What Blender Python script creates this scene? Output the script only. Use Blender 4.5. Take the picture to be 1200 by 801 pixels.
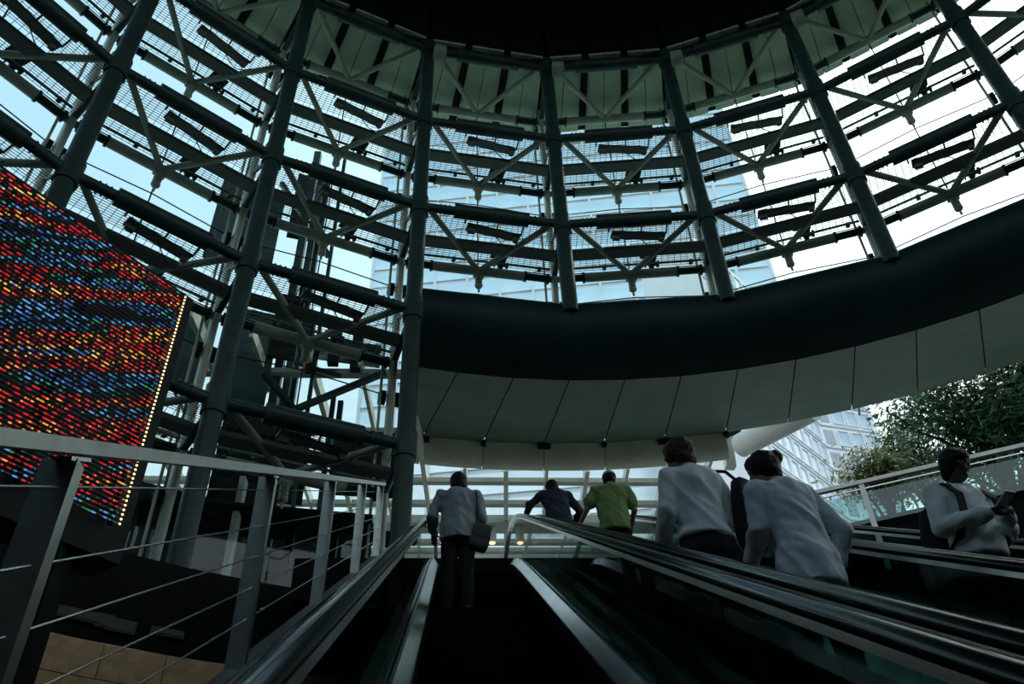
import bpy, math, random
from math import sin, cos, tan, pi, radians, sqrt, atan2, hypot
from mathutils import Vector, Matrix, noise

random.seed(7)
SC = bpy.context.scene
for o in list(bpy.data.objects): bpy.data.objects.remove(o)
COL = SC.collection

# ------------------------------------------------------------------ camera
F_PX = 1010.0
PITCH, ROLL, YAW = 0.6955, -0.0392, 0.0842
_cp, _sp = cos(PITCH), sin(PITCH)
_F = Vector((sin(YAW)*_cp, cos(YAW)*_cp, _sp)); _R0 = Vector((cos(YAW), -sin(YAW), 0)); _U0 = _R0.cross(_F)
_R = _R0*cos(ROLL) + _U0*sin(ROLL); _U = -_R0*sin(ROLL) + _U0*cos(ROLL)
cam = bpy.data.cameras.new('camera'); cam.sensor_width = 36; cam.lens = 36*F_PX/1200.0
cam.clip_start = 0.05; cam.clip_end = 2000
camo = bpy.data.objects.new('camera', cam); COL.objects.link(camo)
camo.matrix_world = Matrix(((_R.x, _U.x, -_F.x, 0), (_R.y, _U.y, -_F.y, 0), (_R.z, _U.z, -_F.z, 0), (0, 0, 0, 1)))
SC.camera = camo
def ray(x, y):
    return (_F*F_PX + _R*(x-600) + _U*(400.5-y)).normalized()
def at_z(x, y, z):
    d = ray(x, y); return d*(z/d.z)
def at_dist(x, y, r):
    d = ray(x, y); return d*(r/hypot(d.x, d.y))

# ------------------------------------------------------------------ light
w = bpy.data.worlds.new('sky'); SC.world = w; w.use_nodes = True
nt = w.node_tree; bg = nt.nodes['Background']
SUN_EL, SUN_AZ = radians(50), radians(62)       # azimuth clockwise from +Y
SUN_DIR = Vector((sin(SUN_AZ)*cos(SUN_EL), cos(SUN_AZ)*cos(SUN_EL), sin(SUN_EL)))
tcw = nt.nodes.new('ShaderNodeTexCoord')
dp = nt.nodes.new('ShaderNodeVectorMath'); dp.operation = 'DOT_PRODUCT'; dp.inputs[1].default_value = SUN_DIR
nt.links.new(tcw.outputs['Generated'], dp.inputs[0])
skr = nt.nodes.new('ShaderNodeValToRGB'); e_ = skr.color_ramp.elements      # hazy sky, whiter and brighter towards the sun
e_[0].position = 0.0; e_[0].color = (0.36, 0.62, 0.86, 1); e_[1].position = 1.0; e_[1].color = (1.0, 1.0, 0.97, 1)
for p_, c_ in ((0.6, (0.44, 0.69, 0.90)), (0.80, (0.52, 0.76, 0.93)), (0.91, (0.70, 0.87, 0.96))):
    q_ = e_.new(p_); q_.color = (*c_, 1)
mpw = nt.nodes.new('ShaderNodeMath'); mpw.operation = 'MULTIPLY_ADD'; mpw.inputs[1].default_value = 0.5; mpw.inputs[2].default_value = 0.5
nt.links.new(dp.outputs['Value'], mpw.inputs[0]); nt.links.new(mpw.outputs[0], skr.inputs['Fac'])
pw = nt.nodes.new('ShaderNodeMath'); pw.operation = 'POWER'; pw.inputs[1].default_value = 14.0; nt.links.new(mpw.outputs[0], pw.inputs[0])
st_ = nt.nodes.new('ShaderNodeMath'); st_.operation = 'MULTIPLY_ADD'; st_.inputs[1].default_value = 1.7; st_.inputs[2].default_value = 1.06; nt.links.new(pw.outputs[0], st_.inputs[0])
sxyz = nt.nodes.new('ShaderNodeSeparateXYZ'); nt.links.new(tcw.outputs['Generated'], sxyz.inputs[0])
hz = nt.nodes.new('ShaderNodeMapRange'); hz.inputs['From Min'].default_value = 0.40; hz.inputs['From Max'].default_value = 0.72   # whiter haze low down
hz.inputs['To Min'].default_value = 0.8; hz.inputs['To Max'].default_value = 0.0; nt.links.new(sxyz.outputs['Z'], hz.inputs['Value'])
hmx = nt.nodes.new('ShaderNodeMixRGB'); hmx.inputs[2].default_value = (0.92, 0.98, 1.0, 1)
nt.links.new(hz.outputs[0], hmx.inputs[0]); nt.links.new(skr.outputs[0], hmx.inputs[1])
nt.links.new(hmx.outputs[0], bg.inputs[0]); nt.links.new(st_.outputs[0], bg.inputs[1])
sl = bpy.data.lights.new('sun', 'SUN'); sl.energy = 0.6; sl.angle = radians(4); sl.color = (1.0, 0.93, 0.80)
slo = bpy.data.objects.new('sun', sl); COL.objects.link(slo)
slo.rotation_euler = (pi/2 - SUN_EL, 0, -SUN_AZ + pi)
slo.location = (20, 10, 60)
SC.view_settings.view_transform = 'Standard'; SC.view_settings.look = 'None'
SC.view_settings.gamma = 1.0; SC.view_settings.exposure = 0.2; SC.view_settings.use_curve_mapping = False

# ------------------------------------------------------------------ materials
MATS = {}
def mat(name, col, rough=0.6, metal=0.0, var=0.15, scale=6.0, bump=0.0, spec=0.5, emit=None, estr=0.0, coat=0.0, trans=0.0):
    m = bpy.data.materials.new(name); m.use_nodes = True
    n = m.node_tree.nodes; l = m.node_tree.links; b = n['Principled BSDF']
    b.inputs['Roughness'].default_value = rough; b.inputs['Metallic'].default_value = metal
    b.inputs['Specular IOR Level'].default_value = spec; b.inputs['Coat Weight'].default_value = coat
    tc = n.new('ShaderNodeTexCoord'); no = n.new('ShaderNodeTexNoise'); no.inputs['Scale'].default_value = scale
    no.inputs['Detail'].default_value = 5
    l.new(tc.outputs['Object'], no.inputs['Vector'])
    cr = n.new('ShaderNodeValToRGB')
    cr.color_ramp.elements[0].position = 0.3; cr.color_ramp.elements[1].position = 0.7
    cr.color_ramp.elements[0].color = (*[c*(1-var) for c in col], 1)
    cr.color_ramp.elements[1].color = (*[min(1, c*(1+var)) for c in col], 1)
    l.new(no.outputs['Fac'], cr.inputs['Fac']); l.new(cr.outputs['Color'], b.inputs['Base Color'])
    if bump:
        bp = n.new('ShaderNodeBump'); bp.inputs['Strength'].default_value = bump; bp.inputs['Distance'].default_value = 0.02
        l.new(no.outputs['Fac'], bp.inputs['Height']); l.new(bp.outputs['Normal'], b.inputs['Normal'])
    if emit:
        b.inputs['Emission Color'].default_value = (*emit, 1); b.inputs['Emission Strength'].default_value = estr
    if trans:
        tr = n.new('ShaderNodeBsdfTranslucent'); l.new(cr.outputs['Color'], tr.inputs['Color'])
        mx = n.new('ShaderNodeMixShader'); mx.inputs[0].default_value = trans
        l.new(b.outputs[0], mx.inputs[1]); l.new(tr.outputs[0], mx.inputs[2])
        l.new(mx.outputs[0], n['Material Output'].inputs['Surface'])
    MATS[name] = m; return m
def glass(name, tint, refl=1.0, rough=0.02):
    m = bpy.data.materials.new(name); m.use_nodes = True
    n = m.node_tree.nodes; l = m.node_tree.links
    for x in list(n):
        if x.type == 'BSDF_PRINCIPLED': n.remove(x)
    t = n.new('ShaderNodeBsdfTransparent'); g = n.new('ShaderNodeBsdfGlossy'); g.inputs['Roughness'].default_value = rough
    no = n.new('ShaderNodeTexNoise'); no.inputs['Scale'].default_value = 1.3
    cr = n.new('ShaderNodeValToRGB'); cr.color_ramp.elements[0].color = (*[c*0.95 for c in tint], 1); cr.color_ramp.elements[1].color = (*tint, 1)
    l.new(no.outputs['Fac'], cr.inputs['Fac']); l.new(cr.outputs['Color'], t.inputs['Color'])
    f = n.new('ShaderNodeLayerWeight'); f.inputs['Blend'].default_value = 0.5      # Schlick reflection, same on both faces
    pw_ = n.new('ShaderNodeMath'); pw_.operation = 'POWER'; pw_.inputs[1].default_value = 5.0; l.new(f.outputs['Facing'], pw_.inputs[0])
    mu = n.new('ShaderNodeMath'); mu.operation = 'MULTIPLY_ADD'; mu.inputs[1].default_value = 0.9; mu.inputs[2].default_value = 0.04*refl
    mu.use_clamp = True; l.new(pw_.outputs[0], mu.inputs[0])
    mx = n.new('ShaderNodeMixShader'); l.new(mu.outputs[0], mx.inputs[0]); l.new(t.outputs[0], mx.inputs[1]); l.new(g.outputs[0], mx.inputs[2])
    l.new(mx.outputs[0], n['Material Output'].inputs['Surface'])
    MATS[name] = m; return m

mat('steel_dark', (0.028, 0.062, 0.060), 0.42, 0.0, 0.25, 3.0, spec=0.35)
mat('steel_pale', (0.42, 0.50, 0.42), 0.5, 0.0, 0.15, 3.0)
mat('steel_mid', (0.13, 0.18, 0.16), 0.5, 0.0, 0.15, 3.0)
mat('steel_black', (0.008, 0.012, 0.013), 0.6, 0.0, 0.3, 4.0, spec=0.2)
mat('grating', (0.09, 0.12, 0.12), 0.6, 0.0, 0.2, 4.0, spec=0.2)
mat('panel_soffit', (0.62, 0.78, 0.56), 0.7, 0.0, 0.12, 1.5)
mat('panel_dark', (0.016, 0.024, 0.021), 0.7, 0.0, 0.2, 1.5, spec=0.2)
mat('panel_teal', (0.075, 0.115, 0.11), 0.6, 0.0, 0.2, 1.0, spec=0.3)
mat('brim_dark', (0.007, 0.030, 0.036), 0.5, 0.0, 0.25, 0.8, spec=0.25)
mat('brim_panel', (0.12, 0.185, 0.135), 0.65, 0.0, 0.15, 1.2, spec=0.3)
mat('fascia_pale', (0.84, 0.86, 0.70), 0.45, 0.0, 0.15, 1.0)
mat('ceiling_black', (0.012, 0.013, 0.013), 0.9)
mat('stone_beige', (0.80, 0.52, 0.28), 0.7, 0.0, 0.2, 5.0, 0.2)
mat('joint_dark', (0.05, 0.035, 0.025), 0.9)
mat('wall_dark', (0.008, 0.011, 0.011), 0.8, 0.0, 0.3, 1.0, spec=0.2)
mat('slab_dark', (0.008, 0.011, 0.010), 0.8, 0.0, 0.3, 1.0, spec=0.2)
mat('concrete', (0.30, 0.30, 0.28), 0.85, 0.0, 0.2, 2.0)
mat('paving', (0.13, 0.14, 0.13), 0.85, 0.0, 0.2, 0.5)
mat('stainless', (0.62, 0.66, 0.64), 0.22, 1.0, 0.1, 8.0)
mat('stainless_satin', (0.52, 0.56, 0.52), 0.33, 1.0, 0.12, 10.0)
mat('deck_steel', (0.40, 0.45, 0.45), 0.16, 1.0, 0.25, 3.0)
mat('rubber', (0.008, 0.011, 0.012), 0.13, 0.0, 0.1, 20.0, spec=0.5)
mat('step_black', (0.004, 0.004, 0.004), 0.9, spec=0.1)
mat('step_line', (0.006, 0.006, 0.006), 0.9, spec=0.1)
mat('clad_dark', (0.014, 0.020, 0.020), 0.35, 0.3, 0.2, 2.0, spec=0.4)
mat('beam_white', (0.82, 0.82, 0.72), 0.5, 0.0, 0.08, 2.0)
mat('canopy_steel', (0.55, 0.57, 0.50), 0.5, 0.0, 0.1, 2.0)
mat('lamp_warm', (0.9, 0.8, 0.6), 0.4, emit=(1.0, 0.62, 0.28), estr=2.0)
mat('white_paint', (0.72, 0.74, 0.72), 0.6, 0.0, 0.06, 2.0)
mat('tower_pane', (0.80, 0.90, 0.96), 0.18, 0.85, 0.15, 0.15)
mat('tower_frame', (0.80, 0.88, 0.92), 0.5, 0.0, 0.1, 0.3)
mat('building_wall', (0.90, 0.94, 0.97), 0.7, 0.0, 0.05, 0.3)
mat('building_glass', (0.50, 0.66, 0.80), 0.2, 0.0, 0.2, 0.2)
mat('louver_dark', (0.09, 0.10, 0.09), 0.7)
mat('louver', (0.42, 0.50, 0.58), 0.6)
mat('leaf', (0.055, 0.16, 0.06), 0.5, 0.0, 0.6, 0.8, trans=0.45)
mat('leaf_yellow', (0.24, 0.26, 0.07), 0.5, 0.0, 0.4, 1.2, trans=0.45)
mat('bark', (0.025, 0.025, 0.018), 0.9, 0.0, 0.3, 6.0, 0.4)
mat('skin', (0.36, 0.21, 0.15), 0.55, 0.0, 0.08, 12.0)
mat('skin_shade', (0.10, 0.06, 0.05), 0.55, 0.0, 0.08, 12.0)  # darker copy of skin, the shade on the face put into the colour
mat('hair_black', (0.006, 0.006, 0.007), 0.5, 0.0, 0.4, 40.0, 0.5, spec=0.2)
mat('hair_brown', (0.040, 0.018, 0.009), 0.5, 0.0, 0.4, 40.0, 0.5, spec=0.25)
mat('cloth_white', (0.80, 0.88, 0.89), 0.8, 0.0, 0.06, 9.0, 0.1)
mat('cloth_grey', (0.68, 0.76, 0.82), 0.8, 0.0, 0.06, 9.0, 0.1)
mat('cloth_jacket', (0.33, 0.40, 0.42), 0.8, 0.0, 0.08, 9.0, 0.1)
mat('cloth_navy', (0.015, 0.028, 0.045), 0.85, 0.0, 0.2, 9.0, 0.1)
mat('cloth_green', (0.20, 0.30, 0.10), 0.8, 0.0, 0.12, 5.0, 0.1)
mat('cloth_black', (0.008, 0.010, 0.012), 0.85, 0.0, 0.2, 9.0, 0.1)
mat('cap_grey', (0.40, 0.42, 0.40), 0.8, 0.0, 0.08, 9.0)
mat('bag_olive', (0.05, 0.065, 0.06), 0.75, 0.0, 0.2, 9.0, 0.2)
mat('shoe', (0.012, 0.010, 0.010), 0.5)
mat('phone', (0.01, 0.01, 0.012), 0.2)
mat('phone_white', (0.6, 0.65, 0.7), 0.3)
mat('eye', (0.02, 0.02, 0.02), 0.2)
glass('glass_drum', (0.94, 1.0, 0.99), 0.7)
glass('glass_canopy', (0.97, 1.0, 1.0), 0.7)
glass('glass_balustrade', (0.58, 0.72, 0.69), 1.2)
glass('glass_guard', (0.62, 0.80, 0.78), 1.5)

def led_material():
    m = bpy.data.materials.new('led'); m.use_nodes = True
    n = m.node_tree.nodes; l = m.node_tree.links; b = n['Principled BSDF']
    b.inputs['Base Color'].default_value = (0.01, 0.01, 0.012, 1); b.inputs['Roughness'].default_value = 0.5
    at = n.new('ShaderNodeAttribute'); at.attribute_name = 'led_uv'
    # picture coordinates: u along the rows, v = height + 0.8 u so that the colour bands run across the rows
    sx = n.new('ShaderNodeSeparateXYZ'); l.new(at.outputs['Vector'], sx.inputs[0])
    mp = n.new('ShaderNodeCombineXYZ')
    mu = n.new('ShaderNodeMath'); mu.operation = 'MULTIPLY'; mu.inputs[1].default_value = 0.13; l.new(sx.outputs['X'], mu.inputs[0])
    l.new(mu.outputs[0], mp.inputs[0]); l.new(sx.outputs['Y'], mp.inputs[1])
    no = n.new('ShaderNodeTexNoise'); no.inputs['Scale'].default_value = 3.0; no.inputs['Detail'].default_value = 2; no.inputs['Roughness'].default_value = 0.6
    l.new(mp.outputs[0], no.inputs['Vector'])
    cr = n.new('ShaderNodeValToRGB'); r = cr.color_ramp; r.interpolation = 'CONSTANT'
    stops = [(0.0, (0, 0, 0)), (0.33, (0.02, 0.10, 0.30)), (0.39, (0.10, 0.33, 0.75)), (0.425, (0.02, 0.25, 0.12)), (0.445, (0.004, 0.01, 0.02)),
             (0.475, (0.62, 0.012, 0.02)), (0.53, (0.9, 0.36, 0.06)), (0.565, (0.10, 0.02, 0.02)), (0.585, (0.62, 0.014, 0.03)), (0.63, (0.95, 0.62, 0.16)), (0.67, (0.05, 0.16, 0.4)), (0.72, (0.8, 0.9, 1.0))]
    r.elements[0].position = 0; r.elements[0].color = (0, 0, 0, 1)
    r.elements[1].position = stops[1][0]; r.elements[1].color = (*stops[1][1], 1)
    for p_, c_ in stops[2:]:
        e = r.elements.new(p_); e.color = (*c_, 1)
    l.new(no.outputs['Fac'], cr.inputs['Fac'])
    n2 = n.new('ShaderNodeTexNoise'); n2.inputs['Scale'].default_value = 9; n2.inputs['Detail'].default_value = 1
    mp2 = n.new('ShaderNodeVectorMath'); mp2.operation = 'MULTIPLY'; mp2.inputs[1].default_value = (0.9, 3.5, 1); l.new(at.outputs['Vector'], mp2.inputs[0])
    l.new(mp2.outputs[0], n2.inputs['Vector'])
    c2 = n.new('ShaderNodeValToRGB'); c2.color_ramp.elements[0].position = 0.45; c2.color_ramp.elements[1].position = 0.58
    l.new(n2.outputs['Fac'], c2.inputs['Fac'])
    mm = n.new('ShaderNodeMixRGB'); mm.blend_type = 'MULTIPLY'; mm.inputs[0].default_value = 1
    l.new(cr.outputs['Color'], mm.inputs[1]); l.new(c2.outputs['Color'], mm.inputs[2])
    l.new(mm.outputs[0], b.inputs['Emission Color']); b.inputs['Emission Strength'].default_value = 0.9
    MATS['led'] = m
led_material()

# ------------------------------------------------------------------ helpers
WM = {}
def tag(o, label=None, cat=None, group=None, kind=None):
    if label: o['label'] = label
    if cat: o['category'] = cat
    if group: o['group'] = group
    if kind: o['kind'] = kind
    return o
def place(o, parent=None, M=None):
    M = M or Matrix.Identity(4)
    COL.objects.link(o)
    if parent is not None:
        o.parent = parent; o.matrix_parent_inverse = WM[parent.name].inverted()
    o.matrix_basis = M; WM[o.name] = M.copy(); return o
def thing(name, loc, label, cat, group=None, kind=None):
    o = bpy.data.objects.new(name, None); o.empty_display_size = 0.2
    place(o, None, Matrix.Translation(Vector(loc))); return tag(o, label, cat, group, kind)
def inst(name, me, parent=None, M=None):
    return place(bpy.data.objects.new(name, me), parent, M)

class MB:
    def __init__(s): s.v = []; s.f = []
    def add(s, vs, fs):
        n = len(s.v); s.v += [Vector(v) for v in vs]; s.f += [tuple(i+n for i in f) for f in fs]; return s
    def box(s, c, size, M=None):
        x, y, z = [k/2 for k in size]; c = Vector(c)
        vs = [Vector((a*x, b*y, d*z)) for d in (-1, 1) for b in (-1, 1) for a in (-1, 1)]
        vs = [c + (M @ v if M else v) for v in vs]
        return s.add(vs, [(0, 2, 3, 1), (4, 5, 7, 6), (0, 1, 5, 4), (2, 6, 7, 3), (0, 4, 6, 2), (1, 3, 7, 5)])
    def beam(s, a, b, wd, ht, up=(0, 0, 1)):
        a, b = Vector(a), Vector(b); d = (b-a).normalized(); up = Vector(up)
        if abs(d.dot(up)) > 0.98: up = Vector((0, 1, 0))
        r = d.cross(up).normalized(); u = r.cross(d)
        vs = []
        for p in (a, b):
            for i, j in ((-1, -1), (1, -1), (1, 1), (-1, 1)): vs.append(p + r*i*wd/2 + u*j*ht/2)
        return s.add(vs, [(0, 3, 2, 1), (4, 5, 6, 7), (0, 1, 5, 4), (1, 2, 6, 5), (2, 3, 7, 6), (3, 0, 4, 7)])
    def tube(s, a, b, r0, n=8, r1=None, cap=True):
        a, b = Vector(a), Vector(b); r1 = r0 if r1 is None else r1
        d = (b-a).normalized(); up = Vector((0, 0, 1)) if abs(d.z) < 0.95 else Vector((0, 1, 0))
        r = d.cross(up).normalized(); u = r.cross(d)
        vs = [p + (r*cos(2*pi*i/n) + u*sin(2*pi*i/n))*q for p, q in ((a, r0), (b, r1)) for i in range(n)]
        fs = [(i, (i+1) % n, n+(i+1) % n, n+i) for i in range(n)]
        if cap: fs += [tuple(range(n-1, -1, -1)), tuple(range(n, 2*n))]
        return s.add(vs, fs)
    def path(s, pts, r, n=6):
        for a, b in zip(pts, pts[1:]): s.tube(a, b, r, n)
        return s
    def sweep(s, rings, closed=True, caps=True):
        n = len(rings[0]); base = len(s.v); vs = []; fs = []
        for r in rings: vs += r
        m = n if closed else n-1
        for k in range(len(rings)-1):
            for i in range(m):
                a = k*n+i; b = k*n+(i+1) % n
                fs.append((a, b, b+n, a+n))
        if caps and closed: fs += [tuple(range(n-1, -1, -1)), tuple(range((len(rings)-1)*n, len(rings)*n))]
        return s.add(vs, fs)
    def loft(s, secs, n=14):
        """secs: (centre, right vector, front vector)"""
        rings = []
        for c, rx, ry in secs:
            c, rx, ry = Vector(c), Vector(rx), Vector(ry)
            rings.append([c + rx*cos(2*pi*i/n) + ry*sin(2*pi*i/n) for i in range(n)])
        return s.sweep(rings)
    def cap_tube(s, a, b, r0, r1, n=10):
        """tapered capsule"""
        a, b = Vector(a), Vector(b); d = (b-a)
        if d.length < 1e-6: d = Vector((0, 0, 1e-4))
        d = d.normalized(); up = Vector((0, 0, 1)) if abs(d.z) < 0.95 else Vector((0, 1, 0))
        r = d.cross(up).normalized(); u = r.cross(d); rings = []
        prof = [(a - d*r0*sin(t), r0*cos(t)) for t in (1.45, 0.95, 0.45)] + [(a, r0), (b, r1)] + [(b + d*r1*sin(t), r1*cos(t)) for t in (0.45, 0.95, 1.45)]
        for c, q in prof: rings.append([c + (r*cos(2*pi*i/n) + u*sin(2*pi*i/n))*q for i in range(n)])
        return s.sweep(rings)
    def ball(s, c, rx, ry, rz, n=12, m=8, M=None):
        c = Vector(c); rings = []
        for k in range(m+1):
            t = -pi/2*0.985 + pi*0.985*k/m
            rg = [Vector((rx*cos(t)*cos(2*pi*i/n), ry*cos(t)*sin(2*pi*i/n), rz*sin(t))) for i in range(n)]
            rings.append([c + (M @ q if M else q) for q in rg])
        return s.sweep(rings)
    def mesh(s, name, m, smooth=False):
        me = bpy.data.meshes.new(name); me.from_pydata([tuple(v) for v in s.v], [], s.f); me.update()
        if m: me.materials.append(MATS[m])
        if smooth:
            me.polygons.foreach_set('use_smooth', [True]*len(me.polygons))
            try: me.set_sharp_from_angle(angle=radians(50))
            except Exception: pass
        return me
    def build(s, name, m, parent=None, smooth=False, M=None):
        return inst(name, s.mesh(name, m, smooth), parent, M)

# ------------------------------------------------------------------ drum geometry
R = 15.0; CX, CY = 0.1943*R, 0.0621*R
PH, ST = -0.79, radians(15)
RO = 1.135*R                      # outer ring chord (middle of a bay)
ROC = RO/cos(ST/2)                # outer mullions
RG = 1.165*R/cos(ST/2)            # glass line
LZ = {1: 0.6678*R, 2: 0.923*R, 3: 1.1708*R, 4: 1.4244*R, 5: 1.6747*R}
B0, B1 = -3, 9                    # bays built in detail (bay k lies between columns k and k+1)
FLOOR_LOW, FLOOR_UP = -4.3, 6.35
def drum(a, r, z): return Vector((CX + r*sin(a), CY + r*cos(a), z))
def MBAY(k): return Matrix.Translation((CX, CY, 0)) @ Matrix.Rotation(-(PH + k*ST), 4, 'Z')
def loc(a, r, z=0): return Vector((r*sin(a), r*cos(a), z))   # bay-local
TOPZ = LZ[5] + 2.6
ORD = ['first', 'second', 'third', 'fourth', 'fifth', 'sixth', 'seventh']

# ------------------------------------------------------------------ setting
fl = MB(); n = 48
fl.add([drum(2*pi*i/n, 15.2, FLOOR_LOW) for i in range(n)], [tuple(range(n-1, -1, -1))])
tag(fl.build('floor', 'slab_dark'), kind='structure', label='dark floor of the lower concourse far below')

# outside ground round the drum, with the round well cut out
gd = MB(); vs = []; fs = []
for i in range(n):
    a = 2*pi*i/n
    vs += [drum(a, 16.2, FLOOR_UP-0.02), drum(a, 320, FLOOR_UP-0.02)]
for i in range(n):
    j = (i+1) % n; fs.append((2*i, 2*j, 2*j+1, 2*i+1))
gd.add(vs, fs)
tag(gd.build('ground', 'paving'), kind='structure', label='pale paving of the street level around the drum')

# roof of the drum
cl = MB(); cl.add([drum(PH+ST*i, 15.4, TOPZ) for i in range(24)], [tuple(range(24))])
cl.add([drum(PH+ST*i, RG+0.6, LZ[5]+0.9) for i in range(24)] + [drum(PH+ST*i, 15.0, LZ[5]+0.9) for i in range(24)],
       [(i, (i+1) % 24, 24+(i+1) % 24, 24+i) for i in range(24)])
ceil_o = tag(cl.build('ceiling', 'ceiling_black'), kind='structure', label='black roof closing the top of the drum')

# the upper drum wall above the top ring: dark panels with recessed joints
uw = MB(); uw.add([drum(PH+ST*i, 15.12, z) for i in range(24) for z in (LZ[5]+0.2, TOPZ)], [(2*i, 2*((i+1) % 24), 2*((i+1) % 24)+1, 2*i+1) for i in range(24)])
wt = tag(uw.build('wall_upper', 'steel_black'), kind='structure', label='dark panelled wall above the top ring truss')
pm = MB()
e = 0.006
for (z0, z1) in ((0.25, 1.0), (1.03, 1.8), (1.83, 2.55)):
    pts = []
    for a in (e, ST/3-e):
        f_ = cos(ST/2)/cos(abs(a-ST/2))
        for rr in (15.08*f_, 15.02*f_):
            for z in (z0, z1): pts.append(loc(a, rr, LZ[5]+z))
    pm_ = pts
    pm.add(pts, [(0, 1, 3, 2), (4, 6, 7, 5), (0, 4, 5, 1), (2, 3, 7, 6), (0, 2, 6, 4), (1, 5, 7, 3)])
pmesh = pm.mesh('wall_panel', 'panel_dark')
for k in range(B0, B1+1):
    for j in range(3):
        inst('wall_panel', pmesh, wt, MBAY(k+j/3.0))

# behind the camera: unseen dark wall added to limit light entering the drum
bw = MB()
ks = list(range(B1+1, 24+B0+1))
bw.add([drum(PH+ST*k, RG, z) for k in ks for z in (FLOOR_UP, LZ[3]+1.2)], [(2*i, 2*i+2, 2*i+3, 2*i+1) for i in range(len(ks)-1)])
tag(bw.build('wall_light_block', 'wall_dark'), kind='structure', label='unseen dark wall added behind the escalators to block light')

# round wall of the well: beige stone tiles below, dark slab edge above
WELL = 14.45
ww = MB(); NW = 72
ww.add([drum(2*pi*i/NW, WELL+0.03, z) for i in range(NW) for z in (FLOOR_LOW, 4.92)], [(2*i, 2*((i+1) % NW), 2*((i+1) % NW)+1, 2*i+1) for i in range(NW)])
well = tag(ww.build('wall_well', 'joint_dark'), kind='structure', label='beige stone tiled wall of the round escalator well')
tile_w, tile_h, gap = 0.92, 0.52, 0.015
da = tile_w/WELL
tm = MB()
pts = []
for a in (gap/2/WELL, da-gap/2/WELL):
    for rr in (WELL+0.03, WELL-0.02):
        for z in (gap/2, tile_h-gap/2): pts.append(loc(a, rr, z))
tm.add(pts, [(0, 1, 3, 2), (4, 6, 7, 5), (0, 4, 5, 1), (2, 3, 7, 6), (0, 2, 6, 4), (1, 5, 7, 3)])
tme = tm.mesh('stone_tile', 'stone_beige')
a_lo, a_hi = radians(-52), radians(-18)
row = 0; z = 4.92 - tile_h
while z > 1.2:
    off = (row % 2)*0.5
    for i in range(int((a_hi-a_lo)/da)):
        a = a_lo + (i+off)*da
        inst('stone_tile', tme, well, Matrix.Translation((CX, CY, z)) @ Matrix.Rotation(-a, 4, 'Z'))
    row += 1; z -= tile_h

# dark slab edge between the well wall and the street level
se = MB(); GA = []
for i in range(NW+1): GA.append(2*pi*i/NW)
se.add([drum(a, r_, z_) for a in GA[:-1] for (r_, z_) in ((WELL, 4.92), (WELL-0.05, 6.0), (WELL, FLOOR_UP), (16.4, FLOOR_UP))],
       [(4*i+j, 4*((i+1) % NW)+j, 4*((i+1) % NW)+j+1, 4*i+j+1) for i in range(NW) for j in range(3)])
tag(se.build('trim_1', 'slab_dark'), kind='structure', label='dark slab edge around the escalator well')
for (x, y, ww_, hh_) in ((84, 718, 0.9, 0.16), (122, 727, 0.25, 0.2), (141, 733, 0.45, 0.2), (196, 741, 0.5, 0.12)):
    d = ray(x, y)
    # hit the slab edge cylinder
    A = d.x*d.x+d.y*d.y; B = -2*(d.x*CX+d.y*CY); C_ = CX*CX+CY*CY-(WELL-0.07)**2
    t = (-B + sqrt(B*B-4*A*C_))/(2*A); P = d*t
    a = atan2(P.x-CX, P.y-CY)
    m_ = MB(); m_.box((0, 0, 0), (ww_, 0.04, hh_)); m_.box((0, -0.025, 0), (ww_-0.06, 0.02, hh_-0.05))
    o = m_.build('wall_plate', 'louver_dark', None, False, Matrix.Translation(P) @ Matrix.Rotation(-a, 4, 'Z'))
    tag(o, {84: 'long grey plate on the dark slab edge above the beige tiles', 122: 'small square grey plate on the dark slab edge above the tiles',
            141: 'grey plate right of the small square one on the slab edge', 196: 'thin grey plate rightmost on the dark slab edge'}[x], 'wall plate')

# landing slab at the top of the escalators
ld = MB(); ld.box((2.2, 15.2, FLOOR_UP-0.35), (9.5, 4.2, 0.7))
tag(ld.build('floor_landing', 'slab_dark'), kind='structure', label='dark landing slab at the top of the escalators')

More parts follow.
